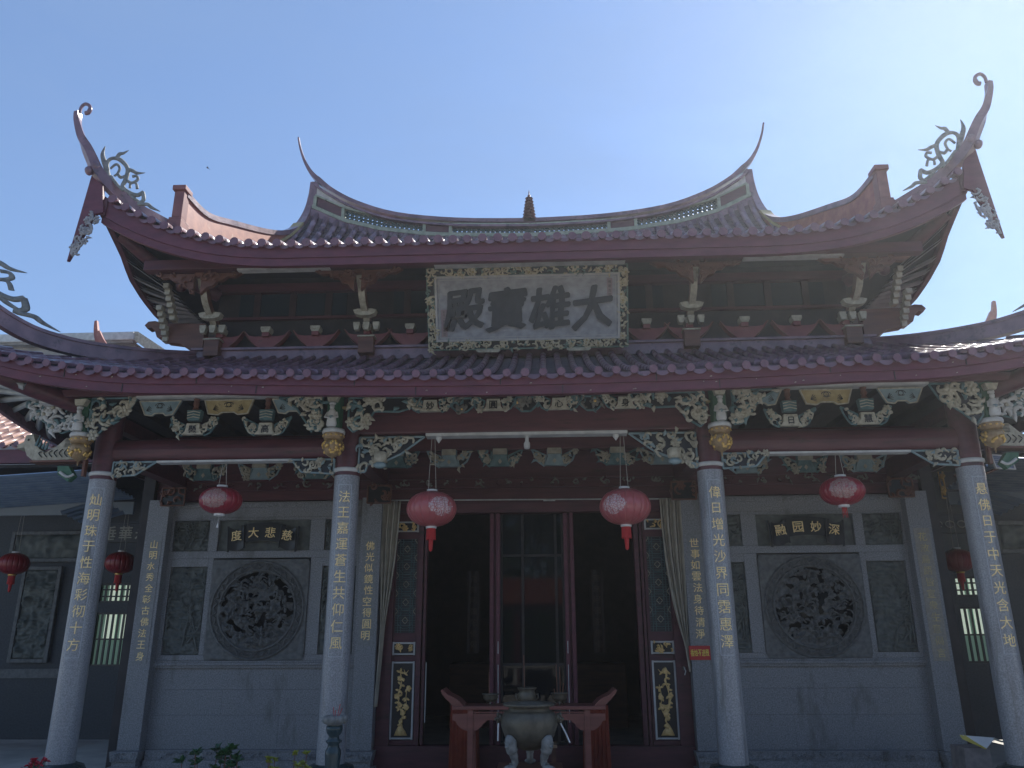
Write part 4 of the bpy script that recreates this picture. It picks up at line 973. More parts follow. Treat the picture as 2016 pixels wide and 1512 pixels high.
# ------------------------------------------------------------------ upper storey
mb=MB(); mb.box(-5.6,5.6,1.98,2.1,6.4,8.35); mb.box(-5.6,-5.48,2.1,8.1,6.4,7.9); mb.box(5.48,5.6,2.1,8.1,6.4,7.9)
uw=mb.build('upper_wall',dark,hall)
mb=MB(); mb.box(-5.9,5.9,1.88,1.98,6.40,6.60); mb.box(-5.8,5.8,1.9,1.99,7.22,7.27); mb.box(-5.7,5.7,1.86,1.98,7.74,7.9)
mb.build('storey_beam',redwood,uw,bevel=.006)
for x0,x1 in ((-5.2,-3.25),(-2.4,-.9),(.9,2.4),(3.25,5.2)):
    mb=MB(); mb.box(x0,x1,1.95,1.975,7.30,7.72,1)
    for k in range(3): x=x0+(x1-x0)*(k+.5)/3; mb.box(x-.06,x+.06,1.92,1.98,7.27,7.74,0)
    mb.build('window_panel',[mat('window_frame_brown',(.03,.016,.018),(.05,.028,.03)),mat('dim_glass',(.02,.035,.045),rough=.25)],uw)
mb=MB(); mb.box(-6.4,6.4,.72,.90,7.66,7.84); mb.build('upper_eave_purlin',redwood,hall,bevel=.01)
for a,b in ((-4.81,-3.26),(-1.51,1.63),(3.55,5.15)):
    mb=MB(); mb.box(a,b,.74,.88,7.63,7.66); mb.build('beam_trim',white,hall)
def crescent(x,w=.41):
    y=1.78; mb=MB(); out=[];inn=[]
    for i in range(13):
        u=-1+i/6; out.append((x+u*w, 6.62+.32*abs(u)**2.3)); 
    for i in range(11):
        u=.88-1.76*i/10; inn.append((x+u*w*.9,6.85-.01*abs(u)+.10*max(0,abs(u)-.6)))
    mb.prism(out+[(x+w*.96,6.95)]+inn+[(x-w*.96,6.95)],y,y+.12,0)
    for sg in (-1,1): mb.tube([(x+sg*w*(.45+.55*k/5),y-.004,6.62+.32*(.45+.55*k/5)**2.3+.01) for k in range(6)],.009,4,1)
    mb.box(x-.06,x+.06,y-.06,y+.12,6.83,6.90,0); 
    mb.prism([(x-.085,7.0),(x+.085,7.0),(x+.085,6.95),(x+.06,6.90),(x-.06,6.90),(x-.085,6.95)],y-.08,y+.10,2)
    return mb.build('crescent_bracket',[mat('bracket_red',(.15,.035,.04),(.21,.06,.06),scale=5,rough=.5,dirt=((.08,.03,.03),5,.6)),brown,cream],hall)
for x in (-5.42,-4.60,-3.72,-2.05,2.05,3.72,4.60,5.42): crescent(x)
for x in (-2.80,2.78): crescent(x,.42)
crescent(-1.2); crescent(1.2)
for s in (-1,1):
    for xx in (2.79,5.5):
        x=s*xx; mb=MB()
        mb.box(x-.13,x+.13,1.62,1.80,6.45,6.74,0); mb.box(x-.15,x+.15,1.60,1.80,6.74,6.765,1)
        for dx in (-.17,0,.17):
            if dx or True: mb.prism([(x+dx-.055,7.0),(x+dx+.055,7.0),(x+dx+.055,6.95),(x+dx+.035,6.86),(x+dx-.035,6.86),(x+dx-.055,6.95)],1.58,1.68,1)
        # white boat plate
        mb.prism([(x-.20,7.16),(x-.12,7.18),(x+.12,7.18),(x+.20,7.16),(x+.17,7.09),(x+.08,7.06),(x-.08,7.06),(x-.17,7.09)],1.42,1.56,1)
        # stepped arm rising forward to the purlin
        pts=[(1.62,7.02),(1.5,7.10),(1.34,7.16),(1.22,7.24),(1.16,7.30),(1.10,7.40),(1.0,7.46),(.96,7.54),(.90,7.62)]
        for (ya,za),(yb,zb) in zip(pts,pts[1:]):
            vs=[(x-.055,ya,za),(x+.055,ya,za),(x+.055,yb,zb),(x-.055,yb,zb),(x-.055,ya+.14,za+.06),(x+.055,ya+.14,za+.06),(x+.055,yb+.14,zb+.06),(x-.055,yb+.14,zb+.06)]
            mb.add(vs,[(0,1,2,3),(4,7,6,5),(0,4,5,1),(2,6,7,3)],1); mb.add(vs,[(0,3,7,4),(1,5,6,2)],0)
        mb.box(x-.075,x+.075,.86,1.0,7.58,7.68,0)
        mb.build('bracket_arm',[brown,cream],hall)
        for sg in (-1,1):
            mb=MB(); P=[(x+sg*.06,7.62),(x+sg*.75,7.64),(x+sg*.62,7.56),(x+sg*.5,7.57),(x+sg*.42,7.50),(x+sg*.33,7.49),(x+sg*.26,7.40),(x+sg*.17,7.38),(x+sg*.06,7.26)]
            mb.prism(P,.84,.92,0); carve(mb,P,.835,int(x*9)+sg,n=8,r=.07,mats=(0,0,0),back=False,frame=False,flowers=0)
            mb.build('wing_bracket',brown,hall)
    # projecting side beams
    mb=MB(); P=[(s*5.7,7.10),(s*6.45,7.12),(s*6.62,7.17),(s*6.74,7.16),(s*6.80,7.09),(s*6.74,7.02),(s*6.66,7.04),(s*6.60,6.98),(s*6.55,6.86),(s*6.42,6.84),(s*6.36,6.76),(s*6.1,6.72),(s*5.95,6.62),(s*5.7,6.62)]
    mb.prism(P,1.74,1.92); mb.build('side_beam_head',brown,hall,bevel=.006)
    for (xx,yb,z0) in ((6.2,1.5,7.62),(6.38,1.7,7.30)):
        mb=MB()
        for k in range(6):
            mb.prism([(s*(xx-.05),z0-.09*k),(s*(xx+.05),z0-.09*k),(s*(xx+.045),z0-.09*k-.085),(s*(xx-.045),z0-.09*k-.085)],yb-.35+.07*k,yb-.2+.07*k,0 if k%2 else 1)
        mb.build('stepped_bracket',[cream,mat('aged_cream',(.2,.2,.2))],hall)
    mb=MB(); mb.tube([(s*5.6,1.9,7.7),(s*6.3,1.0,7.85),(s*6.75,.5,8.2)],[.12,.12,.10],8); mb.ell((s*6.0,1.3,7.62),(.1,.1,.1),0,8,6); mb.build('corner_beam',redwood,hall)

# ------------------------------------------------------------------ name board
L_=math.hypot(.55,1.25); dv=Vector((0,-.55/L_,1.25/L_)); dw=Vector((0,1.25/L_,.55/L_)); o0=Vector((0,1.5,6.42))
PT=lambda q: o0+Vector((q[0],0,0))+dv*q[2]+dw*q[1]      # local (x, depth away, height)
sb=thing('name_board','large grey board with four black brush characters in a carved gilt frame','signboard',(0,1.5,6.42))
mb=MB(); mb.box(-1.66,1.68,.0,.08,0,L_); mb.xf(PT); mb.build('board_back',brown,sb)
mb=MB(); mb.box(-1.50,1.52,-.03,.0,.17,1.20); mb.xf(PT); mb.build('board_face',plaqueg,sb)
mb=MB()
for a,b,c,d in ((-1.53,-1.50,.14,1.23),(1.52,1.55,.14,1.23),(-1.5,1.52,.14,.17),(-1.5,1.52,1.20,1.23)): mb.box(a,b,-.06,0,c,d)
for a,b,c,d in ((-1.47,-1.462,.20,1.17),(1.482,1.49,.20,1.17),(-1.47,1.49,.20,.208),(-1.47,1.49,1.162,1.17)): mb.box(a,b,-.036,-.03,c,d)
mb.xf(PT); mb.build('inner_frame',mat('frame_grey',(.30,.29,.28),(.42,.40,.38)),sb)
for k,(P,n) in enumerate((([(-1.66,1.23),(1.68,1.23),(1.68,L_),(-1.66,L_)],70),([(-1.66,0),(1.68,0),(1.68,.14),(-1.66,.14)],70),([(-1.66,.14),(-1.53,.14),(-1.53,1.23),(-1.66,1.23)],26),([(1.55,.14),(1.68,.14),(1.68,1.23),(1.55,1.23)],26))):
    mb=MB(); carve(mb,P,-.02,200+k,n=n,r=.065,mats=(0,1,2),flowers=n//6,thick=.03,ft=.012)
    mb.xf(PT); mb.build('carved_frame',[mat('faded_gilt',(.34,.29,.19),(.52,.46,.33),scale=16,rough=.55,bump=.3,dirt=((.22,.16,.12),7,.58)),mat('frame_green',(.09,.15,.13),(.16,.22,.18),scale=9),ochre],sb)
mb=MB()
for x in (-.66,.86): mb.prism([(x-.2,.0),(x+.2,.0),(x+.2,-.03),(x+.16,-.05),(x-.16,-.05),(x-.2,-.03)],-.06,.04)
mb.xf(PT); mb.build('frame_foot',cream,sb)
for x,ch in ((-1.04,'殿'),(-.33,'寶'),(.38,'雄'),(1.10,'大')):
    mb=MB()
    for k,(dx,dz) in enumerate(((0,0),(.020,.004),(-.020,-.004),(.004,.018),(-.004,-.018),(.013,-.012),(-.013,.012))): mb.text(ch,x+dx,.67+dz,-.03,.70,.033+.0013*k,0,bold=.006,sx=.95)
    # brush-like slant and swelling of the strokes
    mb.v=[(a+.06*(c-.67)+.012*math.sin(c*17+a*3),b,c+.035*math.sin((a-x)*4.2)) for a,b,c in mb.v]
    mb.xf(PT); mb.build('brush_character',mat('character_blueblack',(.02,.026,.034),(.035,.042,.05),scale=9,rough=.5),sb)
mb=MB(); mb.box(-1.44,-1.34,-.04,-.03,.22,.68); mb.box(1.34,1.43,-.036,-.03,.82,1.14,0)
for i,ch in enumerate('公元一九九二年立'): mb.text(ch,-1.39,.64-.053*i,-.041,.045,.002,1)
for i,ch in enumerate('佛曆吉旦'): mb.text(ch,1.385,1.08-.07*i,-.037,.05,.002,1)
mb.xf(PT); mb.build('small_inscription',[mat('plaque_mauve',(.20,.15,.17),(.26,.2,.2)),ink],sb)

# ------------------------------------------------------------------ lanterns
lm_big=lantern_mat('lantern_cloth_pink',(.38,.095,.10),(.50,.36,.36),.35,.42)
lm_sm=lantern_mat('lantern_cloth_red',(.27,.025,.04),(.34,.22,.20),.1,.22)
def lantern(name,label,x,y,z,R_,H,rope,lm,kind,group,turn=0):
    t=thing(name,label,'lantern',(x,y,z+rope),group)
    n=48; mb=MB(); prof=[]
    K=14
    for i in range(K+1):
        a=-math.pi/2+math.pi*i/K; prof.append((max(.07,R_*math.cos(a)**.85 if math.cos(a)>1e-6 else .07),H*math.sin(a)))
    def f(u,v):
        r,zz=interp([(i/K,p[0]) for i,p in enumerate(prof)],v),interp([(i/K,p[1]) for i,p in enumerate(prof)],v)
        a=2*math.pi*u; rr=r*(1-.05*(1-abs(math.sin(a*9)))**4) if kind!='plain' else r
        return (rr*math.cos(a),rr*math.sin(a),zz)
    mb.grid(f,216,K,0,True); o=mb.build('lantern_body',lm,None); o.location=(x,y,z); o.rotation_euler=(0,0,turn); o.parent=t; o.matrix_parent_inverse=parent_world(t).inverted()
    mb=MB(); mb.lathe([(.06,H-.005),(.075,H),(.075,H+.025),(.05,H+.03)],(x,y,z),18,0); mb.lathe([(.05,-H-.03),(.075,-H-.025),(.075,-H+.012),(.06,-H+.015)],(x,y,z),18,0 if kind!='gilt' else 1)
    mb.build('lantern_cap',[metal_w,gold],t)
    mb=MB()
    for sg in (-1,1): mb.tube([(x+sg*.055,y,z+H+.02),(x+sg*.022,y,z+rope)],.0035,5,0)
    mb.build('hanging_cord',wirem,t)
    mb=MB()
    if kind in('tassel','gilt'):
        rd=random.Random(int(x*9))
        for i in range(26):
            a=2*math.pi*i/26; mb.tube([(x+.055*math.cos(a),y+.055*math.sin(a),z-H-.02),(x+.06*math.cos(a),y+.06*math.sin(a),z-H-.17-rd.random()*.02)],.009,4,0)
        mb.lathe([(.03,-H-.16),(.033,-H-.19),(.026,-H-.32),(.006,-H-.34)],(x,y,z),10,0); mb.ell((x,y,z-H-.17),(.02,.02,.02),1,6,4)
    elif kind=='bell':
        mb.tube([(x,y,z-H-.03),(x-.01,y,z-H-.13)],.002,4,1); mb.lathe([(.018,-H-.19),(.012,-H-.16),(.004,-H-.13)],(x-.01,y,z),8,1)
    else:
        for i in range(7): mb.tube([(x-.03+.01*i,y,z-H-.02),(x-.025+.01*i+.01*(i%2),y,z-H-.17+.03*(i%3))],.004,4,0)
    mb.build('tassel',[tassel,metal_w],t)
    return t
G='lanterns hanging under the eaves'
lantern('lantern','big pink-red lantern with a red tassel left of the doorway',-1.335,0,3.50,.35,.245,1.02,lm_big,'tassel',G,.9)
lantern('lantern','big pink-red lantern with a white printed peony right of the doorway',1.36,0,3.50,.355,.25,1.02,lm_big,'tassel',G,-.25)
lantern('lantern','small red lantern without tassel in front of the left stone wall',-4.35,0,3.655,.295,.19,.57,lm_sm,'bell',G,.1)
lantern('lantern','small printed red lantern in front of the right stone wall',4.34,0,3.68,.30,.195,.57,lm_sm,'short',G,-.2)
lm_d=lantern_mat('lantern_cloth_deep',(.20,.004,.010),(.22,.01,.012),.3,.2)
lantern('lantern','deep red lantern in the left side hall beside the barred window',-8.17,4.6,3.22,.285,.21,1.2,lm_d,'gilt',G)
lantern('lantern','deep red lantern at the left edge in front of the carved landscape',-10.33,4.6,3.22,.285,.21,1.2,lm_d,'gilt',G)
lantern('lantern','deep red lantern in the right side hall behind the last column',8.03,4.6,3.12,.285,.21,1.2,lm_d,'gilt',G)

# bulb and socket under the tie beam
mb=MB(); mb.lathe([(.05,4.50),(.05,4.515)],(.01,-.05,0),16,0); mb.lathe([(.025,4.44),(.025,4.50)],(.01,-.05,0),12,0); mb.lathe([(.002,4.325),(.035,4.33),(.045,4.36),(.044,4.41),(.026,4.44)],(.01,-.05,0),16,0)
tag(mb.build('light_bulb',white,loc=(.01,-.05,4.5)),'white bulb under the middle of the central beam','bulb')
for x,l in ((-1.25,'white cone hook on the left end of the central beam'),(1.27,'white cone hook on the right end of the central beam')):
    mb=MB(); mb.lathe([(.004,4.43),(.045,4.49),(.045,4.515)],(x,-.05,0),12,0); tag(mb.build('ceiling_hook',white,loc=(x,-.05,4.5)),l,'hook','hooks under the central beam')

# curtains and their rod
mb=MB(); mb.tube([(-2.52,2.33,4.015),(2.52,2.33,3.985)],.012,8); mb.tube([(.22,2.325,3.985),(.42,2.325,3.985)],.018,8)
tag(mb.build('curtain_rod',white,loc=(0,2.33,4.0)),'thin pale rod across the top of the doorway','curtain rod')
def curtain(s,label):
    xi,xo=(1.0,1.0)
    tabs=[(3.99,-2.50,-2.20),(3.5,-2.53,-2.22),(3.0,-2.51,-2.26),(2.6,-2.49,-2.31),(2.2,-2.47,-2.37),(1.95,-2.46,-2.40),(1.6,-2.455,-2.42),(.75,-2.49,-2.465)] if s<0 else [(3.99,2.16,2.50),(3.5,2.17,2.50),(3.0,2.20,2.50),(2.6,2.24,2.50),(2.2,2.30,2.49),(1.9,2.36,2.48),(1.6,2.43,2.485),(1.25,2.47,2.49)]
    T_=sorted(tabs); mb=MB()
    def f(u,v):
        z=T_[0][0]+(T_[-1][0]-T_[0][0])*v
        a=interp([(t[0],t[1]) for t in T_],z); b=interp([(t[0],t[2]) for t in T_],z)
        w_=b-a; ph=u*math.pi*13+.6*math.sin(z*2+u*4)
        return (a+w_*u+.012*math.sin(ph*.5), 2.30-.042*math.sin(ph)*min(1,w_/.2+.3)-.03*math.sin(z*1.3+u*3), z)
    mb.grid(f,110,40,0,True)
    o=mb.build('curtain',curtain_m,loc=(2.35*s,2.3,2.5)); tag(o,label,'curtain','curtains tied back at the doorway')
    sm=o.modifiers.new('thickness','SOLIDIFY'); sm.thickness=.004
curtain(-1,'beige pleated curtain tied back at the left of the doorway'); curtain(1,'beige pleated curtain tied back at the right of the doorway')
mb=MB(); mb.lathe([(.03,-.01),(.03,0)],(0,0,0),10,0); mb.xf(lambda p:(2.40+p[0],2.42-p[2],1.30+p[1])); mb.tube([(2.40,2.40,1.32),(2.42,2.37,1.26),(2.40,2.36,1.2)],.008,6,0)
tag(mb.build('curtain_hook',metal_w,loc=(2.4,2.4,1.3)),'small metal hook on the right door jamb below the curtain','hook')
# wall sign
mb=MB(); mb.box(2.465,2.795,2.196,2.211,1.43,1.64,0)
for i,ch in enumerate('香烛不进殿'): mb.text(ch,2.515+i*.058,1.535,2.196,.056,.003,1,bold=.012,sx=1)
# stretch the lettering upward
v0=mb.v[8:]; mb.v=mb.v[:8]+[(a,b,1.535+(c-1.535)*1.9) for a,b,c in v0]
tag(mb.build('wall_sign',[signred,signyellow],loc=(2.63,2.2,1.53)),'small red sign with yellow characters on the granite pilaster right of the door','sign')

# ------------------------------------------------------------------ altar table and vessels
tb=thing('altar_table','long red-brown altar table with upturned ends in front of the doorway','table',(0,.5,FL))
mb=MB(); mb.box(-1.03,1.0,.25,.75,.87,.915); mb.build('table_top',tablered,tb,bevel=.006)
for s in (-1,1):
    X=lambda v:-.015+s*v
    mb=MB(); P=[(X(.86),.915),(X(.93),.985),(X(.99),1.02),(X(1.08),1.06),(X(1.145),1.12),(X(1.165),1.10),(X(1.16),1.07),(X(1.10),1.0),(X(1.05),.96),(X(1.02),.93),(X(1.018),.915)]
    mb.prism(P,.27,.73); mb.tube([(X(1.155),.26,1.105),(X(1.155),.74,1.105)],.018,8); mb.build('upturned_end',tablered,tb,bevel=.004)
    for y in (.27,.66):
        mb=MB(); mb.box(X(.735),X(.81),y,y+.07,FL,.87); mb.build('leg',tablered,tb,bevel=.004)
    mb=MB(); P=[(X(.735),.82),(X(.735),.61),(X(.68),.62),(X(.63),.66),(X(.60),.70),(X(.575),.71),(X(.56),.74),(X(.0),.745),(X(0),.82)]
    mb.prism(P,.285,.305); mb.box(X(.0),X(.735),.28,.30,.83,.845)
    P=[(X(.81),.82),(X(1.01),.82),(X(1.01),.74),(X(.97),.73),(X(.95),.69),(X(.91),.65),(X(.86),.62),(X(.81),.61)]
    mb.prism(P,.285,.305); mb.build('apron',tablered,tb)
def censer(name,label,x,y,z,r,h,sticks,group='vessels on the altar table'):
    t=thing(name,label,'incense bowl',(x,y,z),group)
    mb=MB(); mb.lathe([(r*.35,h*.25),(r*.75,h*.35),(r*.98,h*.62),(r*.92,h*.85),(r*1.12,h*.93),(r*1.12,h),(r*.9,h),(r*.85,h*.8),(0,h*.78)],(x,y,z),24); mb.build('bowl',iron,t)
    for k in range(3):
        a=k*2.094+.5; mb=MB(); mb.tube([(x+r*.5*math.cos(a),y+r*.5*math.sin(a),z+h*.35),(x+r*.62*math.cos(a),y+r*.62*math.sin(a),z+.004)],[h*.09,h*.06],6); mb.build('foot',iron,t)
    for k,(dx,l) in enumerate(sticks):
        mb=MB(); mb.tube([(x+dx,y,z+h*.8),(x+dx*1.2,y,z+h+l)],.0035,4); mb.build('incense_stick',stick,t)
censer('incense_bowl','small dark incense bowl on the left of the altar table',-.535,.5,.915,.105,.14,[(-.02,.28)])
censer('incense_bowl','small incense bowl holding tall sticks on the right of the altar table',.40,.5,.915,.105,.15,[(-.03,.36),(.01,.33),(.045,.12),(-.06,.05)])
t=thing('incense_pot','squat bronze pot with lug handles in the middle of the altar table','incense pot',(-.04,.5,.915),'vessels on the altar table')
mb=MB(); mb.lathe([(.07,0),(.10,.02),(.125,.08),(.118,.14),(.10,.17),(.125,.20),(.135,.215),(.12,.22),(.10,.19)],(-.04,.5,.915),24); mb.build('pot',iron,t)
for s in (-1,1): mb=MB(); mb.tube([(-.04+s*.118,.5,1.04),(-.04+s*.15,.5,1.05),(-.04+s*.15,.5,1.0),(-.04+s*.12,.5,.98)],.012,6); mb.build('handle',iron,t)
mb=MB(); mb.tube([(-.075,.5,1.1),(-.08,.5,1.55)],.0035,4); mb.build('incense_stick',stick,t)
# incense burner on its plinth
bx,by=.035,-1.5
t=thing('incense_burner','large round iron incense burner on three pale lion-paw legs','incense burner',(bx,by,.44))
mb=MB(); mb.lathe([(0,.60),(.10,.61),(.20,.66),(.275,.75),(.315,.86),(.31,.93),(.285,.985),(.25,1.01),(.225,1.015),(.225,1.045),(.27,1.055),(.29,1.065),(.29,1.085),(.26,1.09),(.22,1.08),(.21,.99),(0,.97)],(bx,by,0),48); mb.build('bowl',iron,t)
mb=MB(); mb.lathe([(.232,1.0),(.24,1.01),(.235,1.02)],(bx,by,0),40); mb.build('rim_ring',iron,t)
for k,a in enumerate((-2.35,-.79,1.57)):
    ca,sa=math.cos(a),math.sin(a); mb=MB(); q=lambda r,z:(bx+r*ca,by+r*sa,z)
    mb.tube(smooth_path([q(.19,.76),q(.27,.74),q(.275,.66),q(.25,.60),q(.225,.54),q(.225,.49),q(.26,.465)],5),[.03]*5+[.065]*5+[.062]*5+[.045]*5+[.038]*5+[.036]*5+[.045],10)
    mb.ell(q(.285,.46),(.065,.06,.026),0,10,6)
    px,py=-sa,ca
    for j in (-1.5,-.5,.5,1.5): c_=q(.325,.452); mb.ell((c_[0]+px*j*.026,c_[1]+py*j*.026,c_[2]),(.02,.02,.016),0,6,5)
    for j in (-1,1): c_=q(.32,.70); mb.ell((c_[0]+px*j*.03,c_[1]+py*j*.03,c_[2]),(.02,.02,.02),0,6,5)
    c_=q(.335,.665); mb.ell(c_,(.025,.025,.02),0,6,5)
    mb.build('lion_paw_leg',paintgrey,t)
for s in (-1,1):
    mb=MB(); mb.ell((bx+s*.325,by,.93),(.045,.05,.05),0,10,8)
    for j in range(8): mb.ell((bx+s*.345,by+.045*math.cos(j*.785),.93+.045*math.sin(j*.785)),(.018,.018,.018),0,6,4)
    mb.ell((bx+s*.37,by-.01,.92),(.02,.025,.02),0,6,4); mb.build('lion_knob',iron,t)
mb=MB(); mb.tube([(bx-.34,by-.02,.89),(bx-.345,by-.03,.70)],.01,6); mb.build('hanging_tongs',metal_w,t)
mb=MB(); mb.tube([(bx+.34,by-.02,.89),(bx+.40,by-.02,.78),(bx+.445,by-.02,.68)],.009,6); mb.build('hanging_tongs',metal_w,t)
t=thing('stone_plinth','low stone plinth carrying the incense burner','plinth',(bx,by,-.35))
mb=MB(); mb.box(bx-.36,bx+.36,by-.36,by+.36,.30,.434); mb.build('plinth_slab',brown,t,bevel=.01)
mb=MB(); mb.box(bx-.34,bx+.34,by-.34,by+.34,-.35,.30); mb.build('plinth_body',granite,t,bevel=.01)
# kneeling bench behind, orange skirted stands
t=thing('kneeling_bench','low wooden bench seen between the legs of the incense burner','bench',(.03,1.5,FL))
mb=MB(); mb.box(-.30,.36,1.35,1.75,.27,.31); mb.build('seat',mat('tan_wood',(.30,.19,.11),(.42,.28,.17),stretch=(1,5,5)),t,bevel=.004)
for x in (-.26,.30): mb=MB(); mb.box(x-.02,x+.04,1.38,1.72,FL,.27); mb.build('leg',brown,t)
for s,l in ((-1,'orange pleated cloth skirt of the stand behind the left end of the altar table'),(1,'orange pleated cloth skirt of the stand behind the right end of the altar table')):
    x0,x1=(-1.24,-.85) if s<0 else (.78,1.14)
    t=thing('skirted_stand',l,'stand',((x0+x1)/2,2.1,FL),'orange skirted stands')
    mb=MB(); mb.box(x0+.02,x1-.02,1.9,2.3,.77,.80); mb.build('stand_top',brown,t)
    mb=MB()
    def f(u,v):
        per=u*4; w_=x1-x0; xx,yy=[(x0+w_*(per%1),1.88),(x1,1.88+.42*(per%1)),(x1-w_*(per%1),2.3),(x0,2.3-.42*(per%1))][min(3,int(per))] if per<4 else (x0,1.88)
        d=.012*math.sin(u*160)*(1.2-v); fl=1+.06*(1-v)
        cx=(x0+x1)/2; return (cx+(xx-cx)*fl+d, 2.09+(yy-2.09)*fl+d, FL+(.80-FL)*v)
    mb.grid(f,200,6,0,True); mb.build('cloth_skirt',orange,t)
# ------------------------------------------------------------------ forecourt post and plants
t=thing('incense_post','dark glazed turned post with a stone lotus cup, before the left inner column','post',(-2.07,-1.8,-.35))
px,py=-2.07,-1.8
mb=MB(); mb.lathe([(.11,-.35),(.11,-.1),(.08,0),(.075,.45),(.085,.60),(.082,.64),(.062,.67),(.06,.70),(.085,.725),(.085,.735),(.058,.75),(.055,.78),(.08,.81),(.088,.85),(.086,.885),(.03,.885)],(px,py,0),24); mb.build('turned_shaft',glaze,t)
mb=MB(); mb.lathe([(.07,.887),(.10,.91),(.112,.95),(.112,.985),(.09,.985),(.085,.95)],(px,py,0),20)
for j in range(8):
    a=j*.785; mb.ell((px+.10*math.cos(a),py+.10*math.sin(a),.945),(.045,.03,.045),0,7,6,rot=0)
mb.build('lotus_cup',paintgrey,t)
for dx,h in ((-.01,.08),(.02,.11),(.0,.05),(.03,.07)): mb=MB(); mb.tube([(px+dx,py,.95),(px+dx*2.4,py,.99+h)],.0035,4); mb.build('incense_stick',tassel,t)
def bush(name,label,x0,x1,y,z0,z1,m,seed,n,leaf,cat='shrub'):
    rd=random.Random(seed); t=thing(name,label,cat,((x0+x1)/2,y,-.35))
    st=MB(); lf=MB()
    for i in range(n):
        x=rd.uniform(x0,x1); yy=y+rd.uniform(-.2,.2); h=z0+(z1-z0)*rd.random()**.8; bxx=(x0+x1)/2+(x-(x0+x1)/2)*.5
        pts=smooth_path([(bxx,y,-.35),((bxx*.4+x*.6),yy*.5+y*.5,(h-.35)/2),(x,yy,h-.04)],5); st.tube(pts,[.008-.0004*k for k in range(len(pts))],5)
        for p in pts[2:]:
            for q in range(2): 
                a=rd.uniform(0,6.3); addleaf(lf,p,a,rd.uniform(.1,.9),leaf*rd.uniform(.6,1.1),rd)
        for q in range(7): addleaf(lf,pts[-1],q*.9+rd.random(),rd.uniform(.3,1.35),leaf*rd.uniform(.7,1.1),rd)
    st.build('stem',brown,t); lf.build('foliage',m,t)
def addleaf(mb,p,a,el,L,rd):
    d=Vector((math.cos(a)*math.cos(el),math.sin(a)*math.cos(el),math.sin(el))); s=d.cross(Vector((0,0,1)));s.normalize(); n=s.cross(d)
    p=Vector(p); w_=L*.26
    vs=[p,p+d*L*.35+s*w_+n*.01,p+d*L*.75+s*w_*.7,p+d*L-n*.02,p+d*L*.75-s*w_*.7,p+d*L*.35-s*w_+n*.01,p+d*L*.4-n*.012]
    mb.add(vs,[(0,1,6),(1,2,6),(2,3,6),(3,4,6),(4,5,6),(5,0,6)],0,True)
bush('leafy_shrub','dark green pointed-leaf shrub at the foot of the left stone wall',-3.2,-2.58,-3.0,.60,.84,leafd,3,15,.085)
bush('leafy_shrub','yellow-green shrub between the dark shrub and the post',-2.44,-2.0,-3.0,.60,.79,leafy,8,14,.05)
bush('grass_tuft','small green shoots before the right bay',3.5-.02,3.62,-.9,.05,.22,leafy,12,3,.06,'plant')
t=thing('flower_plant','red flowers at the foot of the leftmost column','flowers',(-5.9,-1,-.35))
rd=random.Random(4); mb=MB(); mf=MB()
for i in range(9):
    x=-5.88+rd.uniform(-.14,.14); z=.30+.14*rd.random()+.25*(x+5.95)*.6; y=-1+rd.uniform(-.1,.1)
    mb.tube([(-5.9,-1,-.35),(x,y,z)],.005,4)
    for j in range(7): a=rd.uniform(0,6.3); addleaf(mf,(x,y,z),a,rd.uniform(-.2,1),.06,rd)
mb.build('stem',leafd,t); mf.build('petals',flower,t)

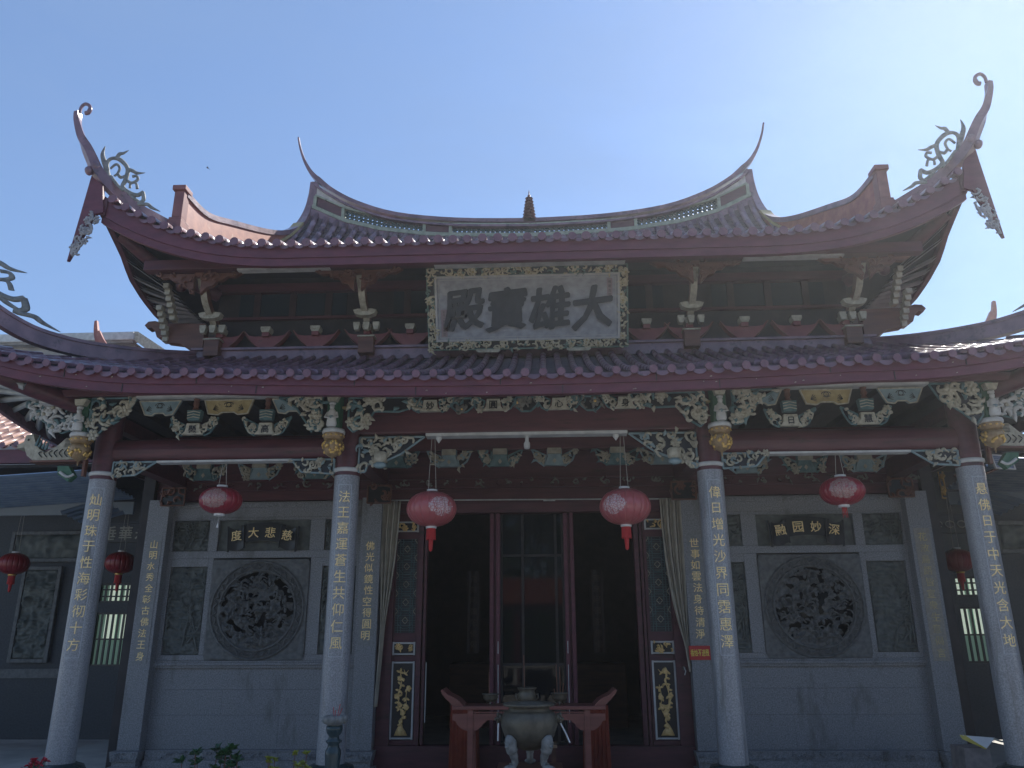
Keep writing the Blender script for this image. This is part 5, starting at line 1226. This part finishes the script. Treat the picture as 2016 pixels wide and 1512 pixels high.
# ------------------------------------------------------------------ side halls (left and right wings)
def wing(s):
    X=lambda v:s*v
    t=thing('side_hall','dark side hall at the '+('left with a carved landscape panel and barred window' if s<0 else 'right with a barred window behind the last column'),'building',(X(10),6,FL))
    mb=MB()
    # wall with openings for the windows
    w0,w1=8.60,9.30
    mb.box(X(6.72),X(w0),6,6.25,FL,5.0); mb.box(X(w1),X(18),6,6.25,FL,5.0); mb.box(X(w0),X(w1),6,6.25,FL,1.24); mb.box(X(w0),X(w1),6,6.25,2.32,2.52); mb.box(X(w0),X(w1),6,6.25,2.92,5.0)
    mb.build('wall',mat('side_wall_stone',(.018,.024,.032),(.040,.048,.058),scale=30,rough=.6,dirt=((.05,.055,.06),1.4,.55)),t)
    for (z0,z1) in ((1.24,2.32),(2.52,2.92)):
        mb=MB(); n=6
        for i in range(n+1): x=w0+(w1-w0)*i/n; mb.box(X(x-.018),X(x+.018),6.05,6.09,z0,z1)
        for z in ((1.78,) if z0<2 else (2.65,2.79)): mb.box(X(w0),X(w1),6.06,6.08,z-.015,z+.015)
        for z in (z0+.02,z1-.02): mb.box(X(w0),X(w1),6.04,6.10,z-.02,z+.02)
        wf=mb.build('window',ink,t)
        mb=MB(); mb.box(X(w0),X(w1),6.15,6.16,z0,z1,0); 
        mb.box(X(w0+.06),X(w0+.20),6.12,6.149,z0+(.55 if z0<2 else .0),z1,1); mb.box(X(w0+.32),X(w0+.54),6.12,6.149,z0+(.55 if z0<2 else .0),z1,1)
        mb.build('pane',[dimpane,litpane],wf)
    mb=MB(); mb.box(X(8.3),X(9.6),5.93,6.0,3.78,4.18); mb.box(X(8.2),X(9.7),5.90,6.0,4.18,4.22); bd=mb.build('title_board',ink,t)
    mb=MB()
    if s<0:
        for i,ch in enumerate('垂華永'): mb.text(ch,-9.22+i*.36,3.97,5.93,.30,.01,0,bold=.01)
        mb.build('title_lettering',mat('silver_letter',(.25,.24,.2),(.4,.38,.3)),bd)
    else:
        for i in range(5): mb.tube([(8.4+i*.24+.09*math.cos(q*.7),5.92,3.97+.07*math.sin(q*.7)) for q in range(9)],.012,5)
        mb.build('title_carving',mat('silver_letter',(.3,.3,.3)),bd)
    for (a,b,c,d,nm) in ((10.22,10.92,1.40,3.2,'landscape_relief'),(9.6,11.3,3.45,3.95,'upper_relief')):
        mb=MB(); x0,x1=sorted((X(a),X(b))); relief(mb,x0,x1,c,d,5.97,s*4+a,0,nx=36,amp=.10); o=mb.build(nm,mat('relief_tinted',(.03,.045,.045),(.15,.16,.14),scale=3.2,rough=.6),t)
        mb=MB()
        for p0,p1,q0,q1 in ((x0-.08,x0,c-.08,d+.08),(x1,x1+.08,c-.08,d+.08),(x0,x1,c-.08,c),(x0,x1,d,d+.08)): mb.box(p0,p1,5.90,6.0,q0,q1)
        mb.build('relief_frame',slate,o,bevel=.01)
    mb=MB(); mb.box(X(9.6),X(11.5),5.96,6,1.02,1.2); mb.build('wall_ledge',slate,t)
    # roof slope with tiles, fascia, soffit
    zf=lambda x,y: 5.38+.52*(y-3.5)
    mb=MB(); x0,x1=(-18,-8.3) if s<0 else (8.3,18)
    pans(mb,zf,x0,x1,.24,0,3.5,lambda x:8.5); rows(mb,[x0+.24*(i+.5) for i in range(40)],3.46,lambda x:8.5,zf,.055,seg=.5); drips(mb,[x0+.24*(i+.0) for i in range(40)],.24,3.5,zf)
    mb.build('tiled_roof',[mat('pale_roof_tile',(.30,.16,.13),(.5,.34,.28),scale=5,rough=.3),tilecap,pantile],t)
    mb=MB(); mb.box(X(8.3),X(18),3.55,3.65,5.03,5.30); mb.build('eave_fascia',red,t)
    mb=MB(); mb.box(X(6.72),X(18),3.66,8.4,4.96,5.02); mb.build('soffit',dark,t)
    mb=MB(); mb.lathe([(.17,FL),(.17,5.0)],(X(12.1),3.9,0),24); mb.build('post',granite_pol,t)
    return t
wing(-1); wing(1)
# framed boards under the wing eaves
t=thing('framed_board','black board in a gilded carved frame under the left side eave','signboard',(-10.2,5.4,4.5),'boards of the side halls')
mb=MB(); mb.box(-11.45,-9.0,5.35,5.42,4.45,5.0); mb.build('board_face',ink,t)
mb=MB(); carve(mb,[(-11.5,4.42),(-8.95,4.42),(-8.95,4.50),(-11.5,4.50)],5.34,31,n=50,r=.05,mats=(0,0,0),back=True,thick=.03,flowers=8)
carve(mb,[(-9.02,4.50),(-8.94,4.50),(-8.94,5.0),(-9.02,5.0)],5.34,32,n=14,r=.05,mats=(0,0,0),thick=.03,flowers=2); carve(mb,[(-11.5,4.50),(-11.42,4.50),(-11.42,5.0),(-11.5,5.0)],5.34,33,n=14,r=.05,mats=(0,0,0),thick=.03,flowers=2)
mb.build('board_frame',gold,t)
t=thing('framed_board','black board in a gilded carved frame under the right side eave','signboard',(9.6,5.4,4.5),'boards of the side halls')
mb=MB(); mb.box(8.35,10.8,5.35,5.42,4.45,5.0); mb.build('board_face',ink,t)
mb=MB(); carve(mb,[(8.3,4.42),(10.85,4.42),(10.85,4.50),(8.3,4.50)],5.34,34,n=50,r=.05,mats=(0,0,0),thick=.03,flowers=8); carve(mb,[(8.30,4.50),(8.38,4.50),(8.38,5.0),(8.30,5.0)],5.34,35,n=14,r=.05,mats=(0,0,0),thick=.03,flowers=2); mb.build('board_frame',gold,t)
# corrugated awnings
def awning(s,label):
    t=thing('awning',label,'awning',(s*9.4,2.9,4.4),'steel awnings beside the temple')
    mb=MB(); x0,x1=s*7.85,s*11.5
    def f(u,v):
        x=x0+(x1-x0)*u; y=2.3+1.9*v; return (x,y,4.60-.17*v-.20*u+.030*math.sin(v*82))
    mb.grid(f,4,144,0,True); mb.build('corrugated_sheet',awn,t)
    mb=MB(); mb.box(x0,x1,4.2,4.26,4.12,4.36); mb.build('sheet_rail',mat('grey_rail',(.2,.24,.28)),t)
    mb=MB(); mb.grid(lambda u,v:(s*(7.78+.75*u),2.9+.9*v,4.20-.12*v-.22*u+.02*math.sin(v*30)),3,30,0,True); mb.build('gutter_piece',awn,t)
awning(-1,'blue-grey corrugated steel awning left of the leftmost column'); awning(1,'blue-grey corrugated steel awning right of the rightmost column')
# solar floodlight
t=thing('solar_panel','small white framed solar panel fixed beside the rightmost column','solar panel',(7.15,1,4.26))
TT=lambda q:(7.15+q[0],1+q[1]+.3*q[2],4.26+q[2]-.08*q[0])
mb=MB(); mb.box(-.13,.13,0,.02,-.10,.10); mb.xf(TT); mb.build('panel',mat('solar_cell',(.10,.14,.24),(.14,.19,.30),rough=.2),t)
mb=MB()
for a,b,c,d in ((-.145,-.13,-.115,.115),(.13,.145,-.115,.115),(-.13,.13,-.115,-.10),(-.13,.13,.10,.115)): mb.box(a,b,-.012,.03,c,d)
for i in range(7): mb.box(-.13,.13,-.003,0,-.09+.03*i,-.087+.03*i)
mb.xf(TT); mb.build('panel_frame',metal_w,t)
mb=MB(); mb.tube([(7.15,1.05,4.2),(6.9,1.2,4.1),(6.5,1.2,4.1)],.02,6); mb.build('bracket',brown,t)
# stone block and cloth at right
mb=MB(); mb.prism([(5.90,FL),(6.30,FL),(6.27,.31),(5.93,.31)],1.1,1.5); tag(mb.build('stone_block',mat('rough_block',(.16,.14,.14),(.24,.21,.20),scale=12,rough=.8,bump=.4),loc=(6.1,1.3,FL),bevel=.01),'squat stone block between the right pilaster and the rightmost column','stone block')
t=thing('folded_cloth','yellow and white folded cloth hanging over the stone block','cloth',(6.2,1.15,.4))
mb=MB(); mb.add([(5.93,1.08,.47),(6.35,1.06,.44),(6.20,1.03,.31),(6.05,1.05,.40)],[(0,3,2,1)],0); mb.add([(5.90,1.10,.47),(5.96,1.075,.472),(6.06,1.045,.395),(6.20,1.025,.305),(6.18,1.035,.30),(5.92,1.08,.42)],[(0,5,4,3,2,1)],1); o=mb.build('cloth_fold',[metal_w,mat('yellow_cloth',(.45,.38,.06),(.6,.5,.1))],t); q=o.modifiers.new('t','SOLIDIFY'); q.thickness=.01
mb=MB(); mb.tube(smooth_path([(6.33,1.06,.43),(6.40,1.0,.40),(6.48,.9,.41),(6.55,.8,.40)],4),.012,6); mb.build('twisted_cord',cream,t)
# ------------------------------------------------------------------ buildings behind
t=thing('apartment_block','plain grey building with a white roof gutter behind the left hip ridge','building',(-19,16,-.35))
mb=MB(); mb.box(-26,-14.0,14.3,22,-.35,11.55); mb.build('wall',concrete,t)
mb=MB(); mb.box(-26.3,-13.9,13.9,14.29,11.62,11.92); mb.build('gutter',white,t,bevel=.03)
mb=MB(); mb.prism([(-14.3,11.95),(-13.8,11.95),(-12.2,10.9),(-12.2,10.6),(-12.5,10.6)],14.0,22,0); mb.build('roof_edge',cream,t)
mb=MB(); mb.box(-26.2,-13.95,14.0,22,11.553,11.615); mb.build('roof_slab',concrete,t)
mb=MB()
for i in range(3): mb.box(-14.6+.05,-14.1,14.1-.002*i,14.3,11.15-.12*i,11.2-.12*i)
mb.build('vent_slats',concrete,t)
t=thing('rear_hall','red-walled rear hall with swallowtail ridge tips showing behind both hips','building',(0,14,-.35))
mb=MB(); mb.box(-14,14,13.2,20,-.35,9.3); mb.build('wall',redwood,t)
mb=MB(); mb.grid(lambda u,v:(-15+30*u,12.6+.6*v*2,9.4+.9*v),20,2); mb.build('roof',tile,t)
for s in (-1,1):
    P=[(13.4,10.3),(13.95,10.75),(14.3,11.1),(14.55,11.5),(14.68,11.96)]
    mb=MB(); pp=smooth_path([(s*a,13,b) for a,b in P],4); ribbon(mb,pp,[.38-.30*(i/(len(pp)-1)) for i in range(len(pp))],[.25-.15*i/len(pp) for i in range(len(pp))])
    pp=smooth_path([(s*(a-.10),12.85,b+.04) for a,b in P[:-1]],4); ribbon(mb,pp,[.16]*len(pp),.10); mb.build('swallowtail_tip',ridgered,t)
mb=MB(); ribbon(mb,[(-13.5+27*i/20,13,9.9+.45*abs(i/10-1)**3) for i in range(21)],[.4]*21,.3); mb.build('ridge',ridgered,t)
# bird
mb=MB(); mb.ell((0,0,0),(.16,.05,.06),0,8,5,rot=-.5); mb.add([(0,0,.02),(.15,0,.06),(-.15,.1,.32)],[(0,1,2),(2,1,0)],0); mb.add([(0,0,-.02),(.1,0,0),(.3,.2,-.15)],[(0,1,2),(2,1,0)],0); mb.xf(lambda q:(-11.1+q[0]*.3,12+q[1]*.3,17.1+q[2]*.3))
tag(mb.build('bird',ink,loc=(-11.1,12,17.1)),'tiny dark bird flying in the sky left of the roof','bird')
# ------------------------------------------------------------------ what the doorway glass reflects: garden wall, pavilion and trees behind the viewer
t=thing('garden_pavilion','red-roofed garden pavilion across the courtyard, mirrored in the doorway glass','pavilion',(0,-24,-.35))
zf=lambda x,y: 3.2+.5*(-20.5-y); mb=MB()
TT=lambda q:(q[0],-q[1],q[2])
rows(mb,[-4+.3*i for i in range(27)],20.5,lambda x:23,lambda x,y:3.2+.5*(y-20.5),.07,T=lambda q:(q[0],-q[1],q[2])); mb.grid(lambda u,v:(-4+8*u,-20.5-2.5*v,3.2+1.25*v),4,4); mb.grid(lambda u,v:(-4+8*u,-25.5+2.5*v,3.2+1.25*v),4,4); mb.build('roof',[ridgered,ridgered],t)
for x in (-3.6,-1.2,1.2,3.6):
    for y in (-21,-25): mb=MB(); mb.lathe([(.14,-.35),(.14,3.3)],(x,y,0),14); mb.build('post',red,t)
mb=MB(); mb.box(-3.8,3.8,-21.2,-20.8,2.9,3.2); mb.build('beam',red,t)
mb=MB(); 
for y in (-18,):
    mb.box(-12,12,y-.1,y+.1,.55,.68); mb.box(-12,12,y-.1,y+.1,-.35,-.2)
    for i in range(60): mb.box(-12+i*.4,-11.85+i*.4,y-.05,y+.05,-.2,.55)
tag(mb.build('stone_balustrade',white,loc=(0,-18,0)),'white balustrade across the courtyard','balustrade')
for k,(x,y) in enumerate(((-9,-27),(-5,-30),(6,-29),(10,-26),(0,-33),(-14,-24),(15,-25))):
    rd=random.Random(k); t=thing('courtyard_tree','broad green courtyard tree '+['left of the pavilion','behind the left end of the pavilion','behind the right end of the pavilion','right of the pavilion','farthest back behind the pavilion','at the far left of the courtyard','at the far right of the courtyard'][k],'tree',(x,y,-.35),'trees across the courtyard')
    mb=MB(); mb.tube([(x,y,-.35),(x+.1,y,2),(x-.1,y,4.5)],[.25,.2,.08],8); mb.build('trunk',brown,t)
    mb=MB()
    for i in range(1500):
        a=rd.uniform(0,6.3); el=rd.uniform(-.6,1.5); r_=rd.uniform(.3,1)**.5*4.2; p=(x+r_*math.cos(a)*math.cos(el),y+r_*math.sin(a)*math.cos(el),5.4+1.1*r_*math.sin(el)); addleaf(mb,p,rd.uniform(0,6.3),rd.uniform(-1,1),.7,rd)
    mb.build('crown',leafd,t)

# ------------------------------------------------------------------ thin fog box added to imitate the veil of lens glare
hm=bpy.data.materials.new('glare_veil_volume'); hm.use_nodes=True; t_=hm.node_tree; t_.nodes.clear()
pv=t_.nodes.new('ShaderNodeVolumePrincipled'); pv.inputs['Color'].default_value=(.9,.95,1,1); pv.inputs['Density'].default_value=.0017; pv.inputs['Anisotropy'].default_value=.66
oo=t_.nodes.new('ShaderNodeOutputMaterial'); t_.links.new(pv.outputs[0],oo.inputs['Volume'])
mb=MB(); mb.box(-155,155,-155,155,-1.5,18.2); tag(mb.build('glare_veil',hm),kind='stuff')

t=thing('reflection_screen_hedge','tall dark green hedge added beyond the balustrade to block bright gaps in the reflection','hedge',(0,-28,-.35))  # added to hide bright sky gaps in the doorway glass reflection
mb=MB(); mb.box(-22,22,-28.8,-28,-.35,3.6); mb.build('hedge_core',leafd,t)
rd=random.Random(77); mb=MB()
for i in range(5000): addleaf(mb,(rd.uniform(-22,22),-27.95,rd.uniform(-.3,3.8)),rd.uniform(0,3.1),rd.uniform(-.8,.8),.4,rd)
mb.build('hedge_leaves',leafd,t)
t=thing('added_sun_screen','wall and roof added out of view to shade the ground at the right','building',(11.5,-4,-.35))  # unseen gallery added to keep the sun off the ground at right
mb=MB(); mb.box(10.2,10.5,-2,3.2,-.35,4.4); mb.build('wall',MATS['side_wall_stone'],t)
mb=MB(); mb.grid(lambda u,v:(9.6+2.4*v,-2.4+5.8*u,4.5+1.3*v),6,6); mb.grid(lambda u,v:(14.4-2.4*v,-2.4+5.8*u,4.5+1.3*v),6,6); mb.build('roof',ridgered,t)
